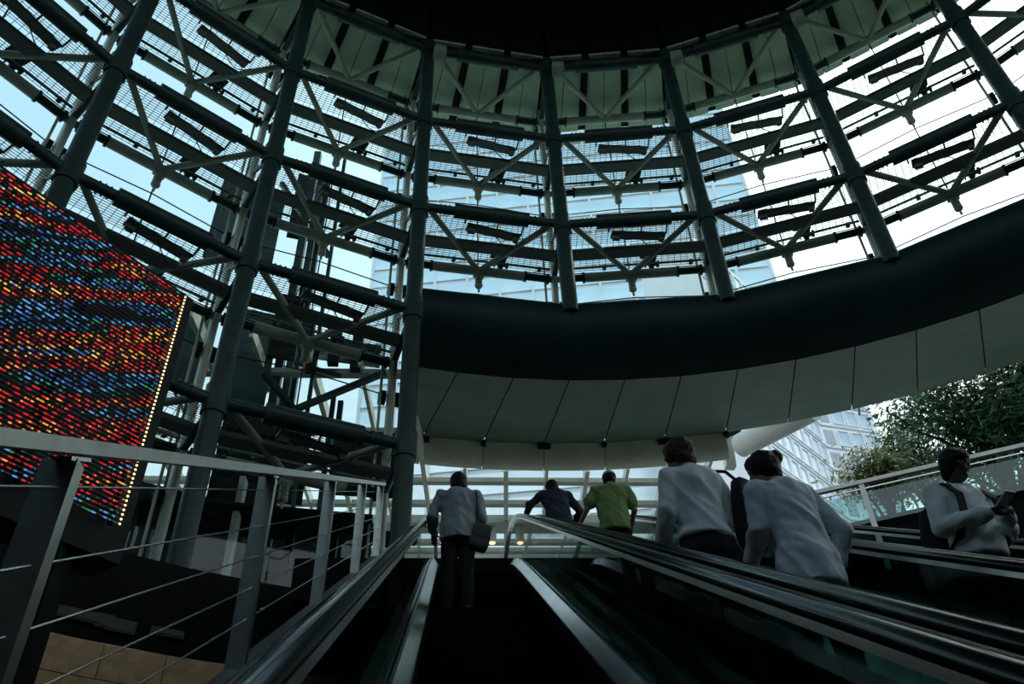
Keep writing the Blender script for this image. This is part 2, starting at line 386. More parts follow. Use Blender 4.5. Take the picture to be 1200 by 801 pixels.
# ------------------------------------------------------------------ columns
def column(k):
    down = k <= 2
    zb = FLOOR_UP-2.6 if down else 0.955*R
    desc = {-3: 'steel column far behind on the left, out of frame', -2: 'steel column off the left edge', -1: 'steel column at the top left corner',
            0: 'round steel column rising behind the top of the LED screen', 1: 'round steel column right of the LED screen, reaching down to the street',
            2: 'round steel column standing just left of the escalator landing', 3: 'round steel column on the brim above the cap man, third bay',
            4: 'round steel column on the brim, fourth from the left of the full-height ones', 5: 'round steel column on the brim above the bun-haired person',
            6: 'round steel column at the upper right edge of the drum', 7: 'steel column at the top right corner'}.get(k, 'steel column outside the right edge')
    c = thing('steel_column', drum(PH+k*ST, R, zb), desc, 'column', 'steel columns of the drum')
    M = MBAY(k)
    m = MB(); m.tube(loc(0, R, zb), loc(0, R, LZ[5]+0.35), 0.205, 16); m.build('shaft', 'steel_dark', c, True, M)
    m = MB()
    for l in LZ:
        z = LZ[l]
        if z > zb+0.3: m.tube(loc(0, R, z-0.32), loc(0, R, z+0.32), 0.245, 16)
    m.build('node_sleeve', 'steel_dark', c, True, M)
    zo = LZ[1]-3.4 if down else 0.99*R
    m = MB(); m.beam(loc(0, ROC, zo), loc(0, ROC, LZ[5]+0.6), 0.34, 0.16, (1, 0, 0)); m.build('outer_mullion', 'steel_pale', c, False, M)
    m = MB(); m.tube(loc(0, ROC-0.2, zo), loc(0, ROC-0.2, LZ[5]+0.4), 0.075, 8)
    for i, sx in enumerate((-0.27, 0.27)): m.tube(loc(0, ROC-0.02, zo)+Vector((sx, 0, 0)), loc(0, ROC-0.02, LZ[5]+0.4)+Vector((sx, 0, 0)), 0.035, 6)
    m.build('mullion_rod', 'steel_pale', c, True, M)
    for l in LZ:
        z = LZ[l]
        if z < zb+0.3: continue
        m = MB(); m.tube(loc(0, R, z), loc(0, ROC, z), 0.085, 8); m.build('tie', 'steel_dark', c, True, M)
        m = MB(); m.tube(loc(0, R+0.1, z+0.1), loc(0, ROC-0.1, z+1.5), 0.05, 8); m.build('tie_brace', 'steel_dark', c, True, M)
        for s_ in (-1, 1):
            m = MB(); m.box(loc(0, ROC+0.13, z-1.0)+Vector((s_*0.2, 0, 0)), (0.18, 0.22, 0.3)); m.build('glass_clamp', 'steel_black', c, False, M)
    if k in (2, 3, 4, 5):
        m = MB(); m.box(loc(0, R-0.35, LZ[5]-0.55)+Vector((0.3, 0, 0)), (0.36, 0.3, 0.42)); m.box(loc(0, R-0.35, LZ[5]-0.55)+Vector((0.3, -0.16, 0)), (0.28, 0.04, 0.34))
        m.build('junction_box', 'steel_pale', c, False, M)
for k in range(B0, B1+2): column(k)

# ------------------------------------------------------------------ ring trusses
a0, a1, am = 0.0, ST, ST/2
def chordp(a, r_mid):               # point on a straight chord whose middle lies at r_mid
    return loc(a, r_mid/cos(a-am))
def frac(t): return ST*t
RI = R*cos(ST/2)
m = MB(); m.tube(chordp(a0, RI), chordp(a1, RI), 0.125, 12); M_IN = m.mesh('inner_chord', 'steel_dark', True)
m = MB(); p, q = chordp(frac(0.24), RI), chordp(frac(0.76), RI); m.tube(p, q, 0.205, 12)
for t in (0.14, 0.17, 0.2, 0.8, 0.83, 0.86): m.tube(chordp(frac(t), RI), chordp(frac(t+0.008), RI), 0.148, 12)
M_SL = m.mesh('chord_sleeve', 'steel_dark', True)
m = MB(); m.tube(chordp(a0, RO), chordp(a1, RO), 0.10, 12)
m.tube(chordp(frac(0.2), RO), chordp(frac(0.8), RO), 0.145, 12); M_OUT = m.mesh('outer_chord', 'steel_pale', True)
def coupler_mesh(t0, t1):
    m = MB()
    m.tube(chordp(frac(t0), RO), chordp(frac(t1+0.014), RO), 0.112, 12)
    for t in (t0, t1): m.tube(chordp(frac(t), RO), chordp(frac(t+0.014), RO), 0.17, 12)
    for dz in (-0.07, 0.0, 0.07): m.tube(chordp(frac(t0), RO)+Vector((0, -0.12, dz)), chordp(frac(t1+0.014), RO)+Vector((0, -0.12, dz)), 0.016, 6)
    return m.mesh('coupler', 'steel_dark', True)
M_CP = (coupler_mesh(0.035, 0.185), coupler_mesh(0.80, 0.95))
apx = chordp(am, RO)
def brace_mesh(side):
    m = MB(); s_ = loc(frac(0.06 if side < 0 else 0.94), R*0.998)
    m.tube(s_, apx, 0.085, 10); return m.mesh('brace', 'steel_pale', True)
M_BR = (brace_mesh(-1), brace_mesh(1))
RM = RI + (RO-RI)*0.56
m = MB(); m.beam(chordp(a0, RM), chordp(a1, RM), 0.36, 0.12); M_MB = m.mesh('middle_beam', 'steel_mid')
m = MB()
nb = 24
for i in range(nb+1):
    r_ = RI+0.22 + (RO-RI-0.35)*i/nb
    if abs(r_-RM) < 0.17: continue
    m.beam(chordp(a0, r_), chordp(a1, r_), 0.011, 0.012)
for i in range(1, 24):
    a = frac(i/24.0)
    m.beam(loc(a, (RI+0.2)/cos(a-am), 0.005), loc(a, (RO-0.12)/cos(a-am), 0.005), 0.012, 0.012)
for e_ in (m.v,):
    for v in e_: v.z += 0.16
M_GR = m.mesh('grating', 'grating')
m = MB(); p = chordp(am, RI+0.42)
m.box(p+Vector((0.12, 0, -0.18)), (1.5, 0.26, 0.07)); m.box(p+Vector((0.75, 0, -0.29)), (0.12, 0.12, 0.14)); m.box(p+Vector((-0.5, 0.02, -0.28)), (0.2, 0.12, 0.12))
for sx in (-0.7, 0.2, 0.9): m.beam(p+Vector((sx, -0.05, -0.14)), p+Vector((sx, -0.28, 0)), 0.04, 0.03)
M_SB = m.mesh('service_tray', 'steel_mid')
m = MB(); m.path([p+Vector((0.1+0.9*t, -0.04, -0.26-0.45*sin(pi*t))) for t in [i/10 for i in range(11)]], 0.014, 5); M_CB = m.mesh('loop_cable', 'steel_black')
m = MB(); q = apx
m.box(q+Vector((0, 0, -0.18)), (0.30, 0.14, 0.12)); m.tube(q+Vector((0, 0, -0.2)), q+Vector((0, 0, -0.52)), 0.11, 10); m.ball(q+Vector((0, 0, -0.58)), 0.12, 0.12, 0.10, 10, 6)
m.tube(q+Vector((0, 0, -0.6)), q+Vector((0, 0, -0.82)), 0.035, 6)
M_HG = m.mesh('hanger', 'steel_pale', True)
m = MB(); m.tube(q+Vector((0, 0.06, 0.05)), q+Vector((0, 0.06, 3.7)), 0.02, 6); M_RD = m.mesh('rod', 'steel_black', True)
m = MB(); m.tube(chordp(a0, RO+0.1)+Vector((0, 0, -0.95)), chordp(am, RO+0.1)+Vector((0, 0, -0.82)), 0.018, 5); m.tube(chordp(am, RO+0.1)+Vector((0, 0, -0.82)), chordp(a1, RO+0.1)+Vector((0, 0, -0.95)), 0.018, 5)
M_TC = m.mesh('tension_cable', 'steel_black', True)
m = MB(); m.beam(chordp(frac(0.03), RO-0.22)+Vector((0, 0, 0.2)), chordp(frac(0.97), RO-0.22)+Vector((0, 0, 0.2)), 0.035, 0.05)
for t in (0.33, 0.9): m.box(chordp(frac(t), RO-0.16)+Vector((0, 0, 0.2)), (0.10, 0.14, 0.10))
M_CR = m.mesh('conduit', 'steel_mid')

LNAME = {1: 'lowest', 2: 'second', 3: 'third', 4: 'fourth', 5: 'top'}
def ring(l):
    t = thing('ring_truss', drum(PH+3*ST, R, LZ[l]), {1: 'dark tubular ring truss lowest on the left, above the railing',
              2: 'dark tubular ring truss at brim height, left of the landing column', 3: 'tubular ring truss just above the dark brim',
              4: 'tubular ring truss in the middle of the glazed drum', 5: 'tubular ring truss under the pale top soffit'}[l], 'truss')
    bays = range(B0, 2) if l in (1, 2) else range(B0, B1+1)
    for k in bays:
        M = Matrix.Translation((0, 0, LZ[l])) @ MBAY(k)
        for nm, me in (('inner_chord', M_IN), ('chord_sleeve', M_SL), ('outer_chord', M_OUT), ('coupler', M_CP[0]), ('coupler', M_CP[1]), ('brace', M_BR[0]), ('brace', M_BR[1])): inst(nm, me, t, M)
        if l < 5:
            for nm, me in (('middle_beam', M_MB), ('grating', M_GR), ('service_tray', M_SB), ('loop_cable', M_CB), ('rod', M_RD), ('conduit', M_CR)): inst(nm, me, t, M)
            inst('hanger', M_HG, t, M); inst('tension_cable', M_TC, t, M)
    return t
for l in LZ: ring(l)

# pale soffit of the top ring: panels between dark joists
sf = thing('top_soffit', drum(PH+3*ST, RI+1, LZ[5]+0.5), 'pale soffit panels ringing the top of the drum', 'soffit')
def sector(a, b, r0, r1, z0, z1, z0b=None, z1b=None):
    """box bounded by two radial lines and straight chords of the bay; z at inner / outer"""
    z0b = z0 if z0b is None else z0b; z1b = z1 if z1b is None else z1b
    f = lambda x: 1/cos(x-am)
    vs = [loc(a, r0*f(a), z0), loc(b, r0*f(b), z0), loc(b, r1*f(b), z0b), loc(a, r1*f(a), z0b),
          loc(a, r0*f(a), z1), loc(b, r0*f(b), z1), loc(b, r1*f(b), z1b), loc(a, r1*f(a), z1b)]
    return vs, [(0, 1, 2, 3), (7, 6, 5, 4), (0, 4, 5, 1), (1, 5, 6, 2), (2, 6, 7, 3), (3, 7, 4, 0)]
sp = []
for j in range(6):
    lo = j/6.0 + (0.03 if j % 2 == 0 else 0.003); hi = (j+1)/6.0 - (0.03 if j % 2 == 1 else 0.003)
    sp.append(MB().add(*sector(frac(lo), frac(hi), RI-0.1, RG*cos(ST/2)+0.3, LZ[5]+0.45, LZ[5]+0.55)).mesh('soffit_panel', 'panel_soffit'))
js = []
for t in (1/3.0, 2/3.0): js.append(MB().beam(chordp(frac(t), RI-0.1)+Vector((0, 0, LZ[5]+0.42)), chordp(frac(t), RG)+Vector((0, 0, LZ[5]+0.42)), 0.2, 0.22).mesh('joist', 'steel_black'))
for k in range(B0, B1+1):
    for me in sp: inst('soffit_panel', me, sf, MBAY(k))
    for me in js: inst('joist', me, sf, MBAY(k))

# glass of the drum, two panes to a bay and level
wg = bpy.data.objects.new('wall_glass', None); place(wg); tag(wg, kind='structure', label='glass wall of the drum')
GI = RG*cos(ST/2)
zs = [LZ[1]-3.4, LZ[1]-0.9, LZ[2]-0.9, LZ[3]-0.9, LZ[4]-0.9, LZ[5]+0.45]
gm = {}
for i in range(5):
    for h in (0, 1):
        gm[i, h] = MB().add(*sector(frac(0.5*h)+0.001, frac(0.5*h+0.5)-0.001, GI, GI+0.02, zs[i]+0.015, zs[i+1]-0.015)).mesh('pane', 'glass_drum')
gb = {h: MB().add(*sector(frac(0.5*h)+0.001, frac(0.5*h+0.5)-0.001, GI, GI+0.02, 1.02*R, zs[3]-0.015)).mesh('pane', 'glass_drum') for h in (0, 1)}
for k in range(B0, B1+1):
    for h in (0, 1):
        if k < 2:
            for i in range(5): inst('pane', gm[i, h], wg, MBAY(k))
        else:
            inst('pane', gb[h], wg, MBAY(k))
            for i in (3, 4): inst('pane', gm[i, h], wg, MBAY(k))

# floodlights standing on the outer chords
m = MB(); p = chordp(frac(0.64), RO)
m.box(p+Vector((0, -0.02, 0.24)), (0.10, 0.10, 0.22)); m.beam(p+Vector((-0.22, -0.02, 0.34)), p+Vector((0.22, -0.02, 0.34)), 0.05, 0.05); FL_Y = m.mesh('yoke', 'steel_black')
m = MB(); c = p+Vector((0, -0.02, 0.52)); m.tube(c+Vector((-0.15, 0, 0)), c+Vector((0.15, 0, 0)), 0.13, 10)
for sx in (-0.22, 0.22): m.tube(c+Vector((sx-0.03, 0, -0.16)), c+Vector((sx+0.03, 0, -0.16)), 0.10, 8)
for sx in (-0.12, 0.0, 0.12): m.box(c+Vector((sx, 0, 0.02)), (0.03, 0.36, 0.36))
FL_B = m.mesh('lamp_body', 'steel_black', True)
m = MB(); m.box(c+Vector((0, 0.0, 0.22)), (0.5, 0.30, 0.05)); FL_V = m.mesh('visor', 'steel_black')
BAYN = {-1: 'at the left edge', 0: 'above the LED screen', 1: 'between the screen-side column and the landing column', 2: 'first bay right of the landing column',
        3: 'second bay right of the landing column', 4: 'third bay right of the landing column', 5: 'fourth bay right of the landing column', 6: 'last bay at the right edge'}
for l in (2, 3, 4):
    for k in range(-1, 7):
        if l == 2 and k > 1: continue
        if (l, k) in ((4, 6), (3, 6), (4, -1)): continue
        M = Matrix.Translation((0, 0, LZ[l])) @ MBAY(k)
        t = thing('floodlight', M @ p, 'small dark floodlight on the %s ring truss, %s' % (LNAME[l], BAYN[k]), 'floodlight', 'floodlights on the ring trusses')
        inst('yoke', FL_Y, t, M); inst('lamp_body', FL_B, t, M); inst('visor', FL_V, t, M)

# ------------------------------------------------------------------ brim of the drum (bays 2 and to the right)
br = thing('drum_brim', drum(PH+3*ST, R, 0.87*R), 'broad dark brim with curved inner face around the drum opening', 'brim')
LOWR = [1.486, 1.466, 1.466, 1.455, 1.468, 1.452]
prof_in = [(1.012, 0.985), (1.0, 0.972), (0.997, 0.958), (0.998, 0.940), (1.006, 0.918), (1.024, 0.897), (1.05, 0.881), (1.075, 0.872)]
def brim_a(a, r_): return max(a, PH + ST*2 + max(0, r_-1.0)/0.47*0.068)
def brim_ring(a, prof, poly):
    x = ((a-PH)/ST) % 1.0
    f = cos(ST/2)/cos((x-0.5)*ST)
    return [drum(brim_a(a, r_), R*r_*(1 + (f-1)*pf), R*z_) for (r_, z_), pf in zip(prof, poly)]
KB0, KB1 = 2, B1+1
for k in range(KB0, KB1):
    m = MB(); rings = []
    for i in range(5):
        a = PH + ST*(k + (i/4.0)*0.998 + 0.001)
        rings.append(brim_ring(a, prof_in, [1, 1, 1, 0.9, 0.7, 0.4, 0.2, 0.1]))
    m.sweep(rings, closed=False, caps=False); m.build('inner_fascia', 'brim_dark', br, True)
low = (1.465, 1.0)
SUB = 3
for k in range(KB0, KB1):
    for j in range(SUB):
        e_ = 0.0009
        aa = PH + ST*(k + j/SUB) + e_; ab = PH + ST*(k+(j+1)/SUB) - e_
        vs = []
        for a in (aa, ab):
            sk = 0.0       # the panel joints run slightly askew
            for (r_, z_), s_ in (((1.077, 0.872), 0.0), (low, -sk)):
                for dz in (0, 0.004): vs.append(drum(brim_a(a+s_, r_), R*r_, R*(z_+dz)))
        m = MB(); m.add(vs, [(0, 2, 6, 4), (1, 5, 7, 3), (0, 4, 5, 1), (2, 3, 7, 6), (0, 1, 3, 2), (4, 6, 7, 5)])
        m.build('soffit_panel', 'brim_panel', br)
m = MB(); rings = []
for i in range((KB1-KB0)*4+1):
    a = PH + ST*(KB0 + i/4.0)
    rings.append([drum(brim_a(a, r_), R*r_, R*z_) for r_, z_ in ((1.07, 0.879), (1.46, 1.007), (1.47, 1.02), (1.015, 0.985))])
m.sweep(rings, closed=True); m.build('brim_core', 'steel_black', br)
# pale rounded fascia hung behind the brim edge
KF1 = 4.01
nf = int((KF1-KB0)*3)
prof_f = [(1.466, 1.006), (1.470, 0.992), (1.472, 0.975), (1.478, 0.962), (1.488, 0.955), (1.50, 0.955), (1.50, 1.002)]
for j in range(nf):
    aa = PH + ST*(KB0 + j/3.0) + 0.0005; ab = PH + ST*(KB0+(j+1)/3.0) - 0.0005
    if aa < PH+ST*KB0: aa = PH+ST*KB0
    rings = [[drum(brim_a(a, r_), R*r_, R*z_) for r_, z_ in prof_f] for a in (aa, (aa+ab)/2, ab)]
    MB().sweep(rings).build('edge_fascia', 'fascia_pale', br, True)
fb = MB(); fb.sweep([[drum(brim_a(PH+ST*(KB0+i/3.0*0.999+0.0005), r_), R*r_, R*z_) for r_, z_ in ((1.478, 1.0), (1.480, 0.965), (1.494, 0.960), (1.494, 1.0))] for i in range(nf+1)]); fb.build('fascia_core', 'steel_black', br)
for j in range(1, nf+1):
    a = PH + ST*(KB0+j/3.0)
    if j % 2 == 1: m = MB().box((0, 0, 0), (0.42, 0.3, 0.22))
    else: m = MB().box((0, 0, 0), (0.16, 0.25, 0.16))
    m.build('edge_clip', 'steel_black', br, False, Matrix.Translation(drum(a, R*1.468, R*0.997)) @ Matrix.Rotation(-a, 4, 'Z'))

# ------------------------------------------------------------------ glass canopy beyond the brim
CZ = 0.955*R
cp = thing('glass_canopy', (1.7, 24, CZ), 'glass canopy on pale beams seen beyond the escalator landing', 'canopy')
d0 = at_z(593, 547, CZ); d1 = at_z(593, 640, CZ)
cdir = Vector((d1.x-d0.x, d1.y-d0.y, 0)).normalized(); cside = Vector((cdir.y, -cdir.x, 0))
sp_b = 1.30
yrows = [at_z(593, yy, CZ).y for yy in (567, 593, 617, 638, 648, 656)]
def canopy_pt(i, y):
    o_ = Vector((d0.x, d0.y, CZ)) + cside*(i*sp_b); t = (y-o_.y)/cdir.y; return o_ + cdir*t
def start_y(i):
    # march along a beam line until it is clear of the drum / brim
    y = 10.0
    while y < 34:
        P = canopy_pt(i, y); rr = hypot(P.x-CX, P.y-CY); a = atan2(P.x-CX, P.y-CY)
        lim = 1.50*R if a > PH+ST*2+0.05 else 1.20*R
        if rr > lim + 0.05: return y
        y += 0.1
    return None
YEND = 40.0
I0, I1 = -9, 5
for i in range(I0, I1+1):
    y0 = start_y(i)
    if y0 is None: continue
    m = MB(); m.beam(canopy_pt(i, y0)+Vector((0, 0, 0.22)), canopy_pt(i, YEND)+Vector((0, 0, 0.22)), 0.14 if i % 2 == 0 else 0.10, 0.42 if i % 2 == 0 else 0.34)
    m.build('canopy_beam', 'beam_white', cp)
ys_cross = [yrows[0]-8.4, yrows[0]-5.6, yrows[0]-2.8] + yrows[:2] + [yrows[2]] + yrows[3:] + [yrows[5]+2.5, yrows[5]+5.5]
for n_, y in enumerate(ys_cross):
    iL, iR = I0, I1
    while iL < I1 and (start_y(iL) is None or start_y(iL) > y): iL += 1
    # split where the brim interrupts
    segs = []; cur = None
    for i in range(I0, I1+1):
        ok = start_y(i) is not None and start_y(i) < y
        if ok and cur is None: cur = i
        if not ok and cur is not None: segs.append((cur, i-1)); cur = None
    if cur is not None: segs.append((cur, I1))
    for (ia, ib) in segs:
        if ib <= ia: continue
        thick = abs(y-yrows[2]) < 0.01
        m = MB(); m.beam(canopy_pt(ia, y)+Vector((0, 0, 0.1)), canopy_pt(ib, y)+Vector((0, 0, 0.1)), 0.8 if thick else 0.24, 0.3 if thick else 0.16)
        m.build('cross_beam', 'canopy_steel', cp)
for i in range(I0, I1):
    ya = [start_y(i), start_y(i+1)]
    if None in ya: continue
    cuts = [max(ya)] + [y for y in ys_cross if y > max(ya)+0.3] + [YEND]
    for u_, v_ in zip(cuts, cuts[1:]):
        q = [canopy_pt(i, u_), canopy_pt(i+1, u_), canopy_pt(i+1, v_), canopy_pt(i, v_)]
        up = Vector((0, 0, 0.44))
        m = MB(); m.add([x+up for x in q] + [x+up+Vector((0, 0, 0.02)) for x in q], [(0, 1, 2, 3), (7, 6, 5, 4), (0, 4, 5, 1), (1, 5, 6, 2), (2, 6, 7, 3), (3, 7, 4, 0)])
        m.build('canopy_pane', 'glass_canopy', cp)
# downlights under the broad cross beam
for n_, (x, y) in enumerate(((577, 621), (613, 619), (738, 615), (520, 622))):
    P = at_z(x, y, CZ-0.25); P.y = yrows[2]
    t = thing('downlight', P, ['pale cylinder downlight glowing warm under the canopy, right of the jacket person', 'warm downlight under the canopy behind the escalator glass',
                               'warm downlight under the canopy right of the cap man', 'warm downlight under the canopy left of the jacket person'][n_], 'downlight', 'downlights under the canopy')
    MB().tube(P+Vector((0, 0, 0.22)), P+Vector((0, 0, -0.35)), 0.15, 12).build('housing', 'white_paint', t, True)
    MB().tube(P+Vector((0, 0, -0.35)), P+Vector((0, 0, -0.38)), 0.10, 12).build('lens', 'lamp_warm', t, True)

# white tube strut and bracket where the fascia ends, right of the brim
P0 = at_dist(868, 522, 26.5); P1 = at_dist(952, 478, 24.5)
t = thing('white_tube_strut', P0, 'white round tube under the brim edge behind the bun-haired head', 'tube')
MB().tube(P0, P1, 0.42, 16).build('tube', 'white_paint', t, True)
Q = at_dist(856, 548, 26.5); Q2 = at_dist(851, 512, 26.5)
MB().beam(Q, Q2, 0.34, 0.3).build('post', 'canopy_steel', t)
MB().beam(Q2, at_dist(866, 503, 26.5), 0.25, 0.25).build('bracket', 'steel_black', t)

# ------------------------------------------------------------------ escalators
T30 = tan(radians(30)); YTOP = (FLOOR_UP+1.27)/T30
def nose(y, zl=FLOOR_UP, off=0.0):
    """nosing line: 30 degrees, then a smooth turn to the level landing"""
    a = y*T30 - 1.27; k = 0.35
    d_ = a-zl
    return (zl - k*math.log(1+math.exp(-d_/k)) if d_ < 6 else zl) + off
def ramp(y0, y1, dy):
    out = []; y = y0
    while y < y1-1e-6: out.append(y); y += dy
    out.append(y1); return out
Y0E, Y1E = -4.4, 15.3
def escalator(xc, dv, label, glassmat='glass_balustrade'):
    t = thing('escalator', (xc, Y0E, FLOOR_LOW), label, 'escalator', 'escalators side by side')
    W = 0.55; G = 0.655
    # steps
    m = MB(); m.box((0, 0.2, -0.13), (2*W-0.01, 0.4, 0.26)); me = m.mesh('step', 'step_black')
    ml = MB()
    for i in range(26): ml.box((-W+0.03+i*(2*W-0.06)/25, 0.2, 0.003), (0.014, 0.4, 0.008))
    mle = ml.mesh('tread_rib', 'step_line')
    y = -3.9; i = 0
    while y < Y1E-1.0:
        z = nose(y)
        so = inst('step', me, t, Matrix.Translation((xc, y, z+dv)))
        if y > 1.0: inst('tread_rib', mle, so, Matrix.Translation((xc, y, z+dv)))
        y += 0.4; i += 1
    ys = ramp(Y0E, 10.5, 1.2) + ramp(10.8, Y1E, 0.3)
    MB().box((xc, Y1E-0.45, FLOOR_UP-0.02+dv), (2*W-0.02, 0.9, 0.05)).build('comb_plate', 'stainless', t)
    for s_ in (-1, 1):
        X = lambda d_: xc + s_*d_
        def strip(name, mt, prof, smooth=False, ys_=ys):
            rings = [[Vector((X(px), y, nose(y)+pz+dv)) for px, pz in (prof if s_ > 0 else prof[::-1])] for y in ys_]
            return MB().sweep(rings).build(name, mt, t, smooth)
        strip('skirt', 'clad_dark', [(W, -0.35), (W, 0.09), (W+0.015, 0.09), (W+0.015, -0.35)])
        strip('inner_deck', 'deck_steel', [(W+0.002, 0.085), (W+0.004, 0.10), (G-0.03, 0.20), (G-0.012, 0.205), (G-0.012, 0.17)])
        strip('outer_deck', 'deck_steel', [(G+0.012, 0.16), (G+0.012, 0.20), (G+0.05, 0.20), (G+0.14, 0.17), (G+0.14, 0.13)])
        strip('outer_cladding', 'clad_dark', [(G+0.125, -1.1), (G+0.125, 0.15), (G+0.138, 0.15), (G+0.138, -1.1)])
        # glass balustrade in panels
        yy = Y0E+0.2
        while yy < Y1E-0.2:
            y2 = min(yy+1.19, Y1E-0.1); sub = ramp(yy, y2, 0.3)
            rings = [[Vector((X(G-0.006), y_, nose(y_)+0.19+dv)), Vector((X(G+0.006), y_, nose(y_)+0.19+dv)), Vector((X(G+0.006), y_, nose(y_)+0.865+dv)), Vector((X(G-0.006), y_, nose(y_)+0.865+dv))] for y_ in sub]
            MB().sweep(rings).build('balustrade_glass', glassmat, t)
            yy += 1.2
        # handrail: level run past the landing, then the newel turn
        def rail_path(o):
            pts = [Vector((X(G), y_, nose(y_)+0.90+o+dv)) for y_ in ys]
            zc = pts[-1].z - 0.33 - o; yc = pts[-1].y
            for q in range(1, 10):
                th = pi/2 - pi*q/9
                pts.append(Vector((X(G), yc + (0.33+o)*cos(th), zc + (0.33+o)*sin(th))))
            return pts
        def sweep_profile(name, mt, prof, o, smooth):
            pts = rail_path(o); rings = []
            for i_, p_ in enumerate(pts):
                d_ = (pts[min(i_+1, len(pts)-1)] - pts[max(i_-1, 0)]).normalized(); nrm = Vector((1, 0, 0)).cross(d_)
                rings.append([p_ + Vector((px, 0, 0)) + nrm*pz for px, pz in prof])
            return MB().sweep(rings).build(name, mt, t, smooth)
        rb = [(0.042*cos(q*pi/4)*(1.0), 0.026*sin(q*pi/4)) for q in range(8)]
        sweep_profile('handrail', 'rubber', rb, 0.015, True)
        sweep_profile('handrail_guide', 'stainless', [(-0.034, -0.022), (0.034, -0.022), (0.03, 0.004), (-0.03, 0.004)], -0.018, False)
    return t
XE = (0.335, 1.925, 3.525)
escalator(XE[0], 0.0, 'nearest black-stepped escalator with the person in a grey jacket')
escalator(XE[1], -0.015, 'middle escalator carrying the two people in white shirts')
escalator(XE[2], -0.04, 'rightmost escalator carrying the person looking at a phone')

# ------------------------------------------------------------------ cable railing left of the escalator
XR = -1.15
def slope_pt(x, u, v): return Vector((x, u*cos(pi/6) - v*0.5, u*0.5 + v*cos(pi/6)))
rl = thing('cable_railing', slope_pt(XR, 5, -0.9), 'stainless sloping railing with flat posts and wires left of the escalator', 'railing')
MB().beam(slope_pt(XR, 0.3, 0.133), slope_pt(XR, 14.4, 0.133), 0.075, 0.045, (0, -0.5, 0.866)).build('top_rail', 'stainless_satin', rl)
PU = (-0.1, 2.70, 5.6, 8.4, 11.3, 14.1)
for i, u in enumerate(PU):
    b = slope_pt(XR, u, 0.10); m = MB()
    m.box(b+Vector((-0.02, 0, -0.62)), (0.105, 0.055, 1.20)); m.build('post', 'stainless_satin', rl)
    MB().box(b+Vector((0, 0, -0.005)), (0.06, 0.14, 0.012), Matrix.Rotation(radians(30), 3, 'X')).build('saddle', 'stainless', rl)
CV = (0.012, -0.20, -0.37, -0.54, -0.70)
for v in CV:
    MB().tube(slope_pt(XR, 0.2, v), slope_pt(XR, 14.2, v), 0.0045, 6).build('wire', 'stainless', rl, True)
    for u in PU[1:]:
        for s_ in (-1,):
            c = slope_pt(XR, u + 0.06*s_, v); e_ = slope_pt(XR, u+0.17*s_, v)
            if v < 0 and u > 3: MB().tube(c, e_, 0.011, 8).build('wire_end', 'stainless', rl, True)
MB().beam(slope_pt(XR, -0.5, -1.12), slope_pt(XR, 14.6, -1.12), 0.14, 0.36, (0, -0.5, 0.866)).build('stringer', 'clad_dark', rl)

# ------------------------------------------------------------------ LED screen
PF = at_dist(215, 345, 9.0); zt = PF.z
PN = at_z(0, 195, zt)
ldir = Vector((PF.x-PN.x, PF.y-PN.y, 0)).normalized()
zb = at_dist(118, 612, 9.0).z
LEDL = (PF-PN).length + 1.6
nrm = Vector((ldir.y, -ldir.x, 0))       # towards the viewer
scr = thing('led_screen', (PF.x, PF.y, zb-0.3), 'large LED screen of coloured light bars on the left', 'screen')
NROW = 60; pitch = (zt-zb)/NROW
back = PF - ldir*(LEDL/2)
def led_bar(n_):
    m = MB(); segs = 160; h_, d_ = pitch*0.24, 0.012
    vs = []; uv = []
    for i in range(segs+1):
        u = -LEDL + LEDL*i/segs
        for (yy, zz) in ((0, -h_/2), (d_, -h_/2), (d_, h_/2), (0, h_/2)):
            vs.append(Vector((PF.x, PF.y, zb + pitch*(n_+0.5))) + ldir*u + nrm*yy + Vector((0, 0, zz)))
            uv.append((u, pitch*(n_+0.5) - 0.60*u, 0.0))
    fs = []
    for i in range(segs):
        for j in range(4):
            a = 4*i+j; b = 4*i+(j+1) % 4; fs.append((a, b, b+4, a+4))
    fs += [(3, 2, 1, 0), (4*segs, 4*segs+1, 4*segs+2, 4*segs+3)]
    m.add(vs, fs); me = m.mesh('led_bar', 'led')
    at = me.attributes.new('led_uv', 'FLOAT_VECTOR', 'POINT')
    at.data.foreach_set('vector', [c for q in uv for c in q])
    inst('led_bar', me, scr)
for i in range(NROW): led_bar(i)
m = MB(); c0 = Vector((PF.x, PF.y, 0)) - nrm*0.35
m.beam(Vector((*(c0+ldir*0.22).xy, (zt+zb)/2-0.1)), Vector((*(c0-ldir*LEDL).xy, (zt+zb)/2-0.1)), 0.5, zt-zb+0.45)
m.build('cabinet', 'steel_black', scr)
for u in (-0.05, -1.1, -2.2, -3.3):
    q = Vector((PF.x, PF.y, 0)) + ldir*u - nrm*0.03
    MB().beam(Vector((q.x, q.y, zb)), Vector((q.x, q.y, zt)), 0.05, 0.05).build('back_rib', 'steel_black', scr)
q = Vector((PF.x, PF.y, 0)) + ldir*0.03 + nrm*0.01
mb_ = MB()
for i in range(NROW):
    if i % 1 == 0: mb_.box((q.x, q.y, zb + pitch*(i+0.5)), (0.018, 0.018, pitch*0.3))
tag(mb_.build('edge_light', 'lamp_warm', scr), 'row of small warm lights down the right edge', kind='stuff')
MB().beam(Vector((*(c0-ldir*0.4).xy, zb-0.3)), Vector((*(c0-ldir*0.4).xy, FLOOR_LOW)), 0.35, 0.35).build('mast', 'steel_black', scr)
MB().beam(Vector((*(c0-ldir*3.2).xy, zb-0.3)), Vector((*(c0-ldir*3.2).xy, FLOOR_LOW)), 0.35, 0.35).build('mast', 'steel_black', scr)

